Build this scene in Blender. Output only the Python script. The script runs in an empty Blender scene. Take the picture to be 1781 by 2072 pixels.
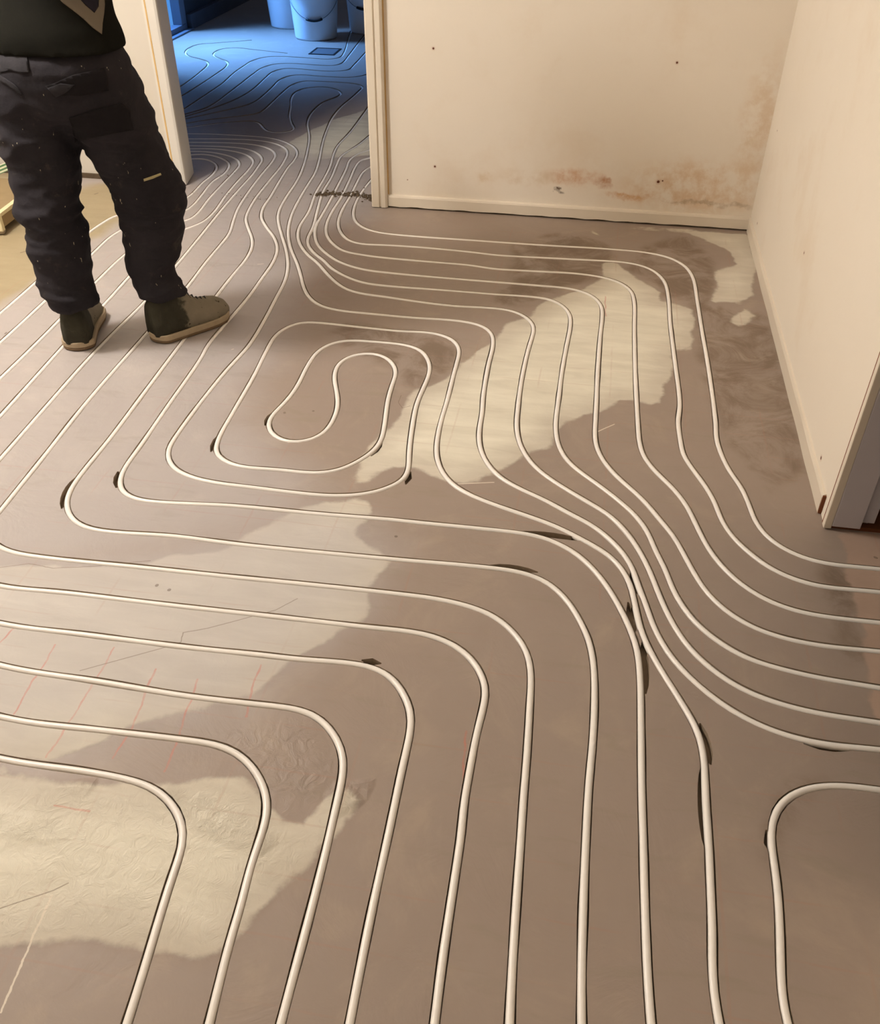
import bpy, bmesh, math, random
import numpy as np
from mathutils import Vector, Matrix, noise
from mathutils.bvhtree import BVHTree
from mathutils.geometry import delaunay_2d_cdt
random.seed(7)
SC = bpy.context.scene
COL = SC.collection

# ------------------------------------------------------------------ camera
HC = 1.5
RM = Matrix(((0.98543958, -0.108158, 0.13118947), (0.16997382, 0.60756411, -0.77587032), (0.00421057, 0.7868721, 0.61710175)))
cam_d = bpy.data.cameras.new('camera')
cam_d.sensor_fit = 'HORIZONTAL'; cam_d.sensor_width = 36.0
cam_d.lens = 36.0 * 1832.0 / 1781.0
cam_d.clip_start = 0.05
cam = bpy.data.objects.new('camera', cam_d); COL.objects.link(cam)
cam.matrix_world = Matrix.Translation((0, 0, HC)) @ RM.to_4x4()
SC.camera = cam

# ------------------------------------------------------------------ world, lights, exposure
w = bpy.data.worlds.new('world'); SC.world = w; w.use_nodes = True
bg = w.node_tree.nodes['Background']
bg.inputs[0].default_value = (0.10, 0.36, 0.95, 1); bg.inputs[1].default_value = 0.9
SC.view_settings.view_transform = 'Standard'; SC.view_settings.look = 'None'
SC.view_settings.exposure = 0.0; SC.view_settings.gamma = 1.0; SC.view_settings.use_curve_mapping = False

def light(name, kind, loc, energy, col, **kw):
    d = bpy.data.lights.new(name, kind); d.energy = energy; d.color = col
    for k, v in kw.items(): setattr(d, k, v)
    o = bpy.data.objects.new(name, d); COL.objects.link(o); o.location = loc
    return o
LAMP_POS = (-2.5, 2.3, 2.3)
LAMP_W = 172.0
FILL_POS = (0.0, 0.2, 2.3)
FILL_W = 4.5
WARM = (1.0, 0.965, 0.93)
light('bulb_or_fill_light', 'POINT', LAMP_POS, LAMP_W, WARM, shadow_soft_size=0.14)
light('bulb_or_fill_light', 'POINT', FILL_POS, FILL_W, WARM, shadow_soft_size=0.12)  # weak added fill light above the camera
# daylight outside the glazed door of the far room, then an added indoor fill
dl = light('daylight', 'AREA', (-4.05, 7.4, 2.0), 50.0, (0.13, 0.38, 1.0), shape='RECTANGLE', size=0.6, size_y=0.8)
dl.rotation_euler = Vector((1.15, -0.12, -1.95)).to_track_quat('-Z', 'Y').to_euler(); dl.data.spread = 0.95
far_fill = light('daylight', 'AREA', (-1.6, 10.5, 2.0), 9.0, (0.50, 0.62, 1.0), shape='RECTANGLE', size=2.2, size_y=0.9)  # added fill inside the far room, apart from the glazed door
far_fill.rotation_euler = Vector((0.0, -1, -0.75)).to_track_quat('-Z', 'Y').to_euler()

# ------------------------------------------------------------------ traced layout, metres on the floor plane
PIPES={'S1':[(-1.1203,4.4953),(-1.125,4.365),(-1.1221,4.2203),(-1.1036,4.0606),(-1.0753,3.9596),(-1.0512,3.9112),(-0.9983,3.8519),(-0.9263,3.8146),(-0.8488,3.804),(-0.7047,3.7976),(-0.5207,3.7989),(-0.4106,3.7982),(-0.1703,3.7995),(0.066,3.8084),(0.2297,3.7998),(0.3271,3.7647),(0.3927,3.6884),(0.4216,3.5835),(0.4294,3.3552),(0.4338,3.0972),(0.4407,2.7998),(0.4412,2.4591),(0.4373,2.3935),(0.4455,2.305),(0.4644,2.216),(0.4892,2.1461),(0.503,2.0711),(0.5125,1.999),(0.5346,1.9382),(0.5712,1.8937),(0.6185,1.8636),(0.6737,1.8502),(0.8005,1.852)],'S2':[(-1.1707,4.7018),(-1.1893,4.626),(-1.1804,4.4302),(-1.1661,4.2478),(-1.1559,4.0426),(-1.1311,3.8859),(-1.085,3.7721),(-1.0258,3.6949),(-0.9642,3.6704),(-0.9127,3.6743),(-0.8042,3.6801),(-0.6225,3.6775),(-0.4717,3.6668),(-0.3928,3.6554),(-0.16,3.6636),(0.0126,3.6729),(0.1268,3.6791),(0.2064,3.6615),(0.2678,3.6112),(0.3075,3.5216),(0.3205,3.3859),(0.3219,3.1445),(0.3288,2.8776),(0.3362,2.5555),(0.3272,2.4685),(0.3305,2.359),(0.3368,2.2783),(0.3596,2.2112),(0.3903,2.1351),(0.412,2.0612),(0.4251,1.9834),(0.4486,1.9172),(0.4884,1.8569),(0.534,1.8058),(0.5899,1.7742),(0.6436,1.7608),(0.7832,1.764)],'S3':[(-1.2078,4.845),(-1.2451,4.8009),(-1.2483,4.6769),(-1.2297,4.4984),(-1.2047,4.2175),(-1.1972,4.0184),(-1.179,3.8615),(-1.146,3.746),(-1.0929,3.6539),(-1.0244,3.5823),(-0.9265,3.5532),(-0.8345,3.5416),(-0.6566,3.5358),(-0.4815,3.5314),(-0.375,3.5122),(-0.2053,3.5178),(-0.0373,3.5247),(0.0634,3.5085),(0.1302,3.4731),(0.177,3.4023),(0.1907,3.3118),(0.1925,3.0646),(0.1963,2.7557),(0.202,2.5314),(0.2046,2.4465),(0.2108,2.3149),(0.2247,2.2438),(0.2574,2.1756),(0.3019,2.1061),(0.3366,2.0289),(0.3583,1.9477),(0.385,1.8551),(0.424,1.7758),(0.4691,1.7198),(0.5203,1.6822),(0.5813,1.6604),(0.6587,1.6535),(0.7616,1.655)],'S4':[(-1.2431,4.9798),(-1.2851,4.9083),(-1.3058,4.7982),(-1.2879,4.6488),(-1.2695,4.452),(-1.2475,4.1971),(-1.2327,3.9954),(-1.2232,3.8534),(-1.1973,3.7366),(-1.1525,3.6287),(-1.09,3.5428),(-1.0096,3.4639),(-0.8912,3.4066),(-0.7729,3.3932),(-0.6296,3.3889),(-0.4601,3.3857),(-0.359,3.3839),(-0.1932,3.3808),(-0.0511,3.3738),(0.0208,3.3352),(0.0661,3.252),(0.0742,3.1575),(0.072,2.9878),(0.0726,2.6862),(0.0753,2.5087),(0.0763,2.4058),(0.0779,2.3277),(0.0899,2.2547),(0.1181,2.1842),(0.1585,2.1192),(0.2009,2.064),(0.2308,2.0183),(0.256,1.9703),(0.2957,1.8957),(0.3181,1.8322),(0.3393,1.766),(0.3629,1.7035),(0.3925,1.6547),(0.431,1.6141),(0.4784,1.5834),(0.538,1.5649),(0.6129,1.5561),(0.7428,1.5596)],'S5':[(-1.3083,5.2406),(-1.3259,5.0741),(-1.3669,4.8483),(-1.3521,4.689),(-1.3278,4.4999),(-1.3145,4.3113),(-1.2976,4.1879),(-1.2671,4.0221),(-1.2302,3.8211),(-1.2167,3.6962),(-1.1936,3.6212),(-1.1436,3.5398),(-1.0722,3.459),(-1.0373,3.4083),(-0.9463,3.327),(-0.8612,3.2816),(-0.7745,3.2709),(-0.6082,3.2723),(-0.4435,3.2725),(-0.345,3.2712),(-0.2106,3.274),(-0.1296,3.2635),(-0.0732,3.212),(-0.0437,3.1361),(-0.0381,3.0565),(-0.0425,2.8822),(-0.0459,2.7121),(-0.0451,2.53),(-0.0451,2.4577),(-0.0426,2.3606),(-0.0267,2.2635),(0.0045,2.1887),(0.0491,2.1337),(0.1016,2.081),(0.16,2.0151),(0.2011,1.9606),(0.2299,1.9003),(0.2502,1.8246),(0.272,1.7601),(0.2901,1.6833),(0.3189,1.6127),(0.3472,1.5677),(0.3929,1.5222),(0.4448,1.4875),(0.504,1.4703),(0.5903,1.456),(0.7208,1.4478)],'S6':[(-1.4565,5.8613),(-1.4436,5.5741),(-1.4333,5.3004),(-1.4358,5.0298),(-1.4154,4.8615),(-1.3814,4.673),(-1.3598,4.4742),(-1.3444,4.2873),(-1.3305,4.1818),(-1.3042,4.0153),(-1.2905,3.81),(-1.2658,3.7092),(-1.2263,3.6152),(-1.1638,3.5157),(-1.1088,3.4531),(-0.994,3.2911),(-0.9168,3.2122),(-0.8486,3.1833),(-0.7525,3.1716),(-0.6404,3.1545),(-0.4773,3.1411),(-0.3299,3.1496),(-0.2659,3.1408),(-0.2101,3.1036),(-0.1722,3.0378),(-0.1662,2.9885),(-0.1716,2.8588),(-0.1742,2.6889),(-0.1718,2.5511),(-0.1672,2.4442),(-0.1614,2.3552),(-0.1445,2.265),(-0.1144,2.189),(-0.0726,2.1257),(-0.0134,2.0684),(0.0665,2.0048),(0.1316,1.9512),(0.1762,1.8879),(0.2083,1.8199),(0.2354,1.7414),(0.2504,1.6823),(0.2724,1.6045),(0.2936,1.5473),(0.3214,1.4939),(0.3691,1.4366),(0.4259,1.3935),(0.4924,1.3679),(0.5752,1.353),(0.7012,1.3486)],'S7':[(-2.4282,5.2837),(-2.3161,5.3959),(-2.2267,5.4578),(-2.1371,5.5231),(-2.0863,5.5735),(-2.074,5.673),(-2.081,5.8592),(-2.09,6.0863),(-2.0869,6.3136),(-2.0417,6.4133),(-1.9442,6.4252),(-1.7764,6.4235),(-1.6716,6.4032),(-1.6105,6.3386),(-1.6072,6.258),(-1.6123,6.0688),(-1.6248,5.8437),(-1.6156,5.5815),(-1.5736,5.2943),(-1.533,5.071),(-1.4664,4.7639),(-1.4303,4.5608),(-1.4136,4.3678),(-1.3975,4.1818),(-1.3696,3.9538),(-1.3253,3.7579),(-1.2602,3.5808),(-1.1872,3.4314),(-1.1373,3.3197),(-1.0856,3.1945),(-1.0307,3.1022),(-0.9657,3.0463),(-0.879,3.0235),(-0.7716,3.0193),(-0.6133,3.0164),(-0.4321,3.0192),(-0.3517,2.994),(-0.3118,2.9402),(-0.2966,2.8467),(-0.2953,2.7155),(-0.2836,2.4871),(-0.2755,2.4164),(-0.2678,2.2811),(-0.2501,2.1975),(-0.2209,2.1307),(-0.1778,2.0727),(-0.1184,2.0299),(-0.0459,1.9899),(0.025,1.9414),(0.0894,1.8988),(0.134,1.8516),(0.1701,1.7993),(0.1947,1.7394),(0.2066,1.6866),(0.2223,1.6301),(0.239,1.5595),(0.2623,1.4939),(0.2902,1.4426),(0.3343,1.3868),(0.3902,1.3362),(0.4514,1.3002),(0.5154,1.28),(0.5796,1.2727),(0.6871,1.277)],'S8':[(-2.3946,5.2015),(-2.2789,5.2991),(-2.1586,5.3734),(-2.0681,5.4113),(-2.0156,5.3874),(-1.9371,5.2629),(-1.8841,5.2113),(-1.8131,5.2125),(-1.7733,5.2567),(-1.7721,5.3064),(-1.8152,5.3995),(-1.8817,5.5715),(-1.9384,5.7841),(-1.9943,5.9807),(-2.0104,6.1172),(-1.9838,6.2183),(-1.902,6.2763),(-1.8197,6.2757),(-1.7464,6.2154),(-1.7041,6.1224),(-1.7202,6.0269),(-1.7583,5.9354),(-1.771,5.7872),(-1.761,5.5943),(-1.7297,5.4414),(-1.6339,5.1495),(-1.5574,4.8349),(-1.5053,4.5672),(-1.4799,4.3745),(-1.4647,4.1693),(-1.4435,3.9978),(-1.4171,3.8966),(-1.3495,3.7309),(-1.2702,3.5511),(-1.2111,3.388),(-1.1791,3.2438),(-1.1659,3.0997),(-1.1486,2.898),(-1.139,2.7024),(-1.1461,2.609),(-1.1555,2.5003),(-1.1633,2.259),(-1.1626,2.115),(-1.1583,2.0479),(-1.1401,2.0002),(-1.0983,1.9512),(-1.0272,1.9193),(-0.9405,1.9066),(-0.8671,1.9059),(-0.7286,1.9031),(-0.6308,1.9063),(-0.5748,1.9176),(-0.5211,1.9388),(-0.4777,1.9727),(-0.4465,2.0128),(-0.4412,2.0616),(-0.4564,2.1514),(-0.473,2.2775),(-0.4861,2.4228),(-0.4829,2.5379),(-0.4828,2.631),(-0.4998,2.7057),(-0.5422,2.777),(-0.5993,2.8031),(-0.725,2.8067),(-0.8087,2.799),(-0.864,2.7604),(-0.8909,2.6955),(-0.8961,2.595),(-0.8914,2.4827),(-0.8928,2.4105),(-0.9045,2.3307),(-0.9165,2.2702),(-0.9111,2.2227),(-0.8869,2.1798),(-0.8465,2.1487),(-0.8019,2.1431),(-0.7539,2.1691),(-0.7283,2.216),(-0.722,2.2888),(-0.7304,2.3704),(-0.756,2.4528),(-0.7868,2.5385),(-0.7971,2.6128),(-0.7813,2.6729),(-0.7416,2.7102),(-0.6851,2.7205),(-0.6313,2.687),(-0.5934,2.6111),(-0.5877,2.5191),(-0.5805,2.423),(-0.5625,2.3013),(-0.5514,2.1939),(-0.5633,2.1359),(-0.6007,2.0681),(-0.6426,2.0242),(-0.6975,2.002),(-0.7991,1.9997),(-0.9216,1.9953),(-0.975,2.0154),(-1.014,2.0517),(-1.0324,2.123),(-1.0405,2.2645),(-1.0509,2.4909),(-1.0671,2.6842),(-1.071,2.7892),(-1.0517,2.8589),(-1.0086,2.9062),(-0.9587,2.9153),(-0.8265,2.9087),(-0.645,2.9025),(-0.5191,2.9088),(-0.4446,2.8728),(-0.4093,2.8055),(-0.4038,2.7454),(-0.4006,2.6291),(-0.3942,2.45),(-0.393,2.3297),(-0.3861,2.2217),(-0.3744,2.1498),(-0.3506,2.083),(-0.3105,2.0221),(-0.2552,1.9795),(-0.1738,1.9431),(-0.0763,1.9082),(-0.0079,1.8803),(0.0372,1.8545),(0.0924,1.8188),(0.1356,1.785),(0.1657,1.7421),(0.1865,1.6891),(0.1995,1.6145),(0.2141,1.5279),(0.2324,1.473),(0.2536,1.4212),(0.3003,1.3249),(0.3279,1.259),(0.3355,1.2016),(0.334,1.0738),(0.3345,1.0253),(0.332,0.9143),(0.3296,0.826),(0.326,0.7784),(0.3265,0.7229),(0.3315,0.6855)],'S9':[(-2.3413,5.091),(-2.207,5.1107),(-2.0421,5.1138),(-1.8741,5.104),(-1.7806,5.0671),(-1.6809,4.9796),(-1.6178,4.8632),(-1.5936,4.7205),(-1.5927,4.6336),(-1.5706,4.4155),(-1.5406,4.1606),(-1.5283,4.0157),(-1.4966,3.898),(-1.4331,3.7838),(-1.3634,3.6765),(-1.3088,3.5509),(-1.2835,3.4138),(-1.2769,3.2503),(-1.2717,3.086),(-1.281,2.6805),(-1.2696,2.5867),(-1.2552,2.2593),(-1.2446,2.0325),(-1.2413,1.9326),(-1.2292,1.8732),(-1.2052,1.8311),(-1.1695,1.8052),(-1.1168,1.7955),(-1.0196,1.8015),(-0.8772,1.8162),(-0.6273,1.8237),(-0.4396,1.8329),(-0.3635,1.833),(-0.2156,1.8357),(-0.106,1.8365),(-0.0512,1.8318),(-0.0033,1.8147),(0.052,1.7784),(0.1031,1.7179),(0.1421,1.6485),(0.1728,1.5769),(0.1876,1.534),(0.2036,1.4731),(0.2101,1.389),(0.2122,1.2301),(0.2134,1.071),(0.2151,1.0044),(0.218,0.8432),(0.2221,0.7266),(0.2263,0.6672)],'S10':[(-2.3026,4.9961),(-2.0555,5.0371),(-1.8936,5.0405),(-1.7832,4.9998),(-1.7032,4.9235),(-1.6695,4.8536),(-1.6371,4.6649),(-1.6201,4.3869),(-1.6054,4.1433),(-1.5859,3.9883),(-1.5614,3.87),(-1.5153,3.7687),(-1.4535,3.6454),(-1.419,3.5377),(-1.4037,3.4182),(-1.4021,3.2645),(-1.3971,3.0976),(-1.381,2.7371),(-1.3662,2.4064),(-1.3515,2.0735),(-1.3478,1.8587),(-1.339,1.7878),(-1.3168,1.7348),(-1.2817,1.6921),(-1.231,1.6624),(-1.1689,1.6548),(-1.0385,1.6635),(-0.9793,1.6677),(-0.8203,1.6654),(-0.6523,1.6684),(-0.3945,1.6779),(-0.1634,1.6869),(-0.0799,1.6841),(-0.0163,1.6613),(0.0358,1.6078),(0.0772,1.53),(0.0986,1.4702),(0.11,1.3958),(0.1149,1.3014),(0.115,1.1919),(0.1115,1.091),(0.1113,0.9862),(0.1123,0.85),(0.1158,0.708),(0.1191,0.6485)],'S11':[(-2.2771,4.9336),(-2.0298,4.9668),(-1.8807,4.9552),(-1.7813,4.896),(-1.7268,4.8178),(-1.7055,4.7237),(-1.688,4.4526),(-1.6691,4.2271),(-1.6402,3.9866),(-1.6065,3.8298),(-1.5714,3.6827),(-1.5632,3.5534),(-1.5566,3.377),(-1.5384,3.1185),(-1.5286,2.7267),(-1.5156,2.2209),(-1.496,1.9294),(-1.4809,1.684),(-1.4765,1.6243),(-1.4472,1.5758),(-1.3989,1.5458),(-1.3552,1.5338),(-1.2537,1.5309),(-1.0343,1.5378),(-0.8186,1.5428),(-0.6161,1.549),(-0.3686,1.5556),(-0.2666,1.5542),(-0.1843,1.5416),(-0.1217,1.517),(-0.074,1.4734),(-0.0417,1.4238),(-0.0266,1.366),(-0.0191,1.2544),(-0.0132,1.1275),(-0.0112,1.0498),(-0.007,0.951),(-0.0013,0.8049),(0.0043,0.6886),(0.0082,0.6292)],'S12':[(-2.2446,4.8738),(-2.0431,4.8934),(-1.9179,4.8781),(-1.8241,4.8121),(-1.7656,4.7125),(-1.7471,4.5859),(-1.735,4.4738),(-1.7264,4.2627),(-1.7155,4.058),(-1.7024,3.86),(-1.6846,3.6322),(-1.6632,3.3183),(-1.6451,2.9627),(-1.6467,2.5795),(-1.631,2.2172),(-1.6141,1.9083),(-1.6064,1.7462),(-1.5912,1.6039),(-1.562,1.5313),(-1.5012,1.4739),(-1.4114,1.4338),(-1.3207,1.4141),(-1.1505,1.4203),(-0.8975,1.4231),(-0.6931,1.428),(-0.5801,1.4304),(-0.4214,1.4337),(-0.3044,1.437),(-0.2447,1.4288),(-0.1826,1.3989),(-0.1425,1.3554),(-0.1164,1.2972),(-0.1161,1.2464),(-0.1204,1.1709),(-0.1214,1.0885),(-0.1209,0.9934),(-0.1176,0.9607),(-0.1141,0.8104),(-0.1122,0.7135),(-0.1076,0.609)],'S13':[(-2.2232,4.8209),(-2.1041,4.8432),(-1.9793,4.8284),(-1.8686,4.7714),(-1.8041,4.6812),(-1.7823,4.5678),(-1.7736,4.3584),(-1.7576,4.1383),(-1.7344,3.9442),(-1.7353,3.8061),(-1.7608,3.7358),(-1.7987,3.6709),(-1.828,3.569),(-1.8045,3.1859),(-1.7863,2.9292),(-1.7759,2.6188),(-1.7575,2.359),(-1.7411,2.1223),(-1.7231,1.8349),(-1.6929,1.5691),(-1.665,1.4737),(-1.5902,1.3929),(-1.4654,1.3354),(-1.2512,1.297),(-1.0454,1.2982),(-0.8057,1.301),(-0.6127,1.3084),(-0.5434,1.3097),(-0.4314,1.3184),(-0.3741,1.3161),(-0.3289,1.298),(-0.2908,1.257),(-0.2634,1.2069),(-0.2552,1.16),(-0.2538,1.0772),(-0.2512,0.989),(-0.2489,0.9086),(-0.2462,0.7746),(-0.2425,0.6792),(-0.2381,0.5863)],'S14':[(-2.2039,4.7736),(-2.1227,4.7888),(-2.0019,4.7614),(-1.9049,4.6985),(-1.8532,4.6081),(-1.8404,4.4886),(-1.8339,4.3088),(-1.8216,4.0909),(-1.8019,3.8986),(-1.8123,3.8046),(-1.8458,3.77),(-1.8808,3.6917),(-1.9178,3.4038),(-1.91,3.0988),(-1.8878,2.7797),(-1.8742,2.5216),(-1.8672,2.3346),(-1.8527,1.9132),(-1.8195,1.5466),(-1.7822,1.4145),(-1.6905,1.3216),(-1.5325,1.2482),(-1.1806,1.178),(-0.9426,1.1722),(-0.7507,1.1673),(-0.6038,1.1711),(-0.5022,1.1738),(-0.4638,1.1663),(-0.4201,1.1375),(-0.3844,1.093),(-0.3692,1.0569),(-0.3629,1.0071),(-0.3596,0.9515),(-0.3555,0.89),(-0.3497,0.7565),(-0.3467,0.6497),(-0.3441,0.5678)],'S15':[(-2.1804,4.7156),(-2.1045,4.7422),(-2.0155,4.7144),(-1.9469,4.6594),(-1.9042,4.5915),(-1.8815,4.4585),(-1.8964,4.3356),(-1.877,4.1521),(-1.8627,4.0049),(-1.8673,3.9246),(-1.8871,3.8911),(-1.9436,3.8376),(-2.0138,3.7535),(-2.0538,3.6396),(-2.0668,3.5576),(-2.0576,3.3706),(-2.0212,2.9236),(-2.0042,2.5655),(-1.9904,1.9964),(-1.9421,1.4838),(-1.8924,1.3394),(-1.7806,1.2373),(-1.5804,1.1455),(-1.103,1.0473),(-0.8829,1.0511),(-0.7057,1.058),(-0.6347,1.0579),(-0.5842,1.0448),(-0.5361,1.011),(-0.505,0.9739),(-0.4883,0.9409),(-0.4815,0.9058),(-0.48,0.8539),(-0.4789,0.8125),(-0.4717,0.7479),(-0.4675,0.6748),(-0.4589,0.5946),(-0.454,0.5487)],'S16':[(-2.1527,4.6474),(-2.0912,4.6686),(-2.016,4.6345),(-1.9559,4.547),(-1.9347,4.4263),(-1.9384,4.3085),(-1.9271,4.1338),(-1.9396,4.0253),(-1.9823,3.9597),(-2.0511,3.8816),(-2.1534,3.8079),(-2.1788,3.6796),(-2.1826,3.5363),(-2.1617,3.3065),(-2.1467,3.1097),(-2.1362,2.9341),(-2.1296,2.7767),(-2.1182,2.0588),(-2.0641,1.4421),(-2.0043,1.266),(-1.8651,1.1415),(-1.6048,1.0253),(-1.0461,0.9514),(-0.8693,0.9525),(-0.7809,0.9497),(-0.7259,0.942),(-0.684,0.9236),(-0.6699,0.9167),(-0.6408,0.8868),(-0.6227,0.8576),(-0.6125,0.825),(-0.6109,0.7894),(-0.6041,0.7247),(-0.595,0.6526),(-0.5866,0.5855),(-0.5805,0.5266)],'S17':[(0.6673,1.1774),(0.6208,1.1772),(0.5682,1.1711),(0.5217,1.154),(0.4847,1.127),(0.4614,1.0922),(0.4493,1.0513),(0.4476,1.0023),(0.4486,0.9479),(0.4461,0.8956),(0.4411,0.8335),(0.4352,0.7749),(0.4332,0.7308),(0.4373,0.704)],'U1':[(-1.6365,6.7486),(-1.7059,6.6097),(-1.7729,6.5722),(-1.941,6.5645),(-2.0916,6.5817),(-2.1699,6.5559),(-2.2115,6.4426),(-2.2004,6.2257),(-2.1899,6.0203),(-2.1895,5.8533),(-2.2152,5.7459),(-2.2835,5.6332),(-2.3642,5.5209),(-2.4678,5.3804)],'U2':[(-1.8409,7.4644),(-1.822,6.9372),(-1.8227,6.801),(-1.8616,6.7492),(-1.9838,6.7183),(-2.1678,6.7494),(-2.2804,6.7426),(-2.3304,6.6515),(-2.3266,6.4553),(-2.3096,6.2048),(-2.311,6.019),(-2.3332,5.8558),(-2.3666,5.7316),(-2.4229,5.5732),(-2.493,5.4234)],'U3':[(-1.9932,7.9387),(-1.9758,7.7062),(-1.9383,7.2543),(-1.9239,6.9872),(-1.9553,6.9038),(-2.0755,6.8882),(-2.2781,6.907),(-2.391,6.8658),(-2.4421,6.7489),(-2.4471,6.5563),(-2.4385,6.2629),(-2.4305,5.9899),(-2.4261,5.764),(-2.4433,5.6254),(-2.5135,5.4735)],'U4':[(-2.1012,7.8934),(-1.9994,7.3476),(-1.988,7.1624),(-2.0419,7.0912),(-2.2467,7.104),(-2.4152,7.1122),(-2.5247,7.0786),(-2.5852,6.9579),(-2.5921,6.7693),(-2.59,6.565),(-2.5624,6.2559),(-2.5594,6.0282),(-2.5604,5.7827),(-2.5632,5.5383)],'U5':[(-2.7018,7.2967),(-2.8489,7.3334),(-2.9463,7.2838),(-2.9633,7.1516),(-2.929,7.0495),(-2.8553,6.9657),(-2.7564,6.8732),(-2.7115,6.7272),(-2.7001,6.5076),(-2.6955,6.1638),(-2.7004,5.831)],'U6':[(-3.0834,7.4667),(-3.1859,7.4013),(-3.2094,7.2413),(-3.1731,7.0981),(-3.0971,6.988),(-2.9976,6.926),(-2.8996,6.8455),(-2.8578,6.7447),(-2.8327,6.5547),(-2.8085,6.2764),(-2.8042,5.9814)]}
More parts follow.
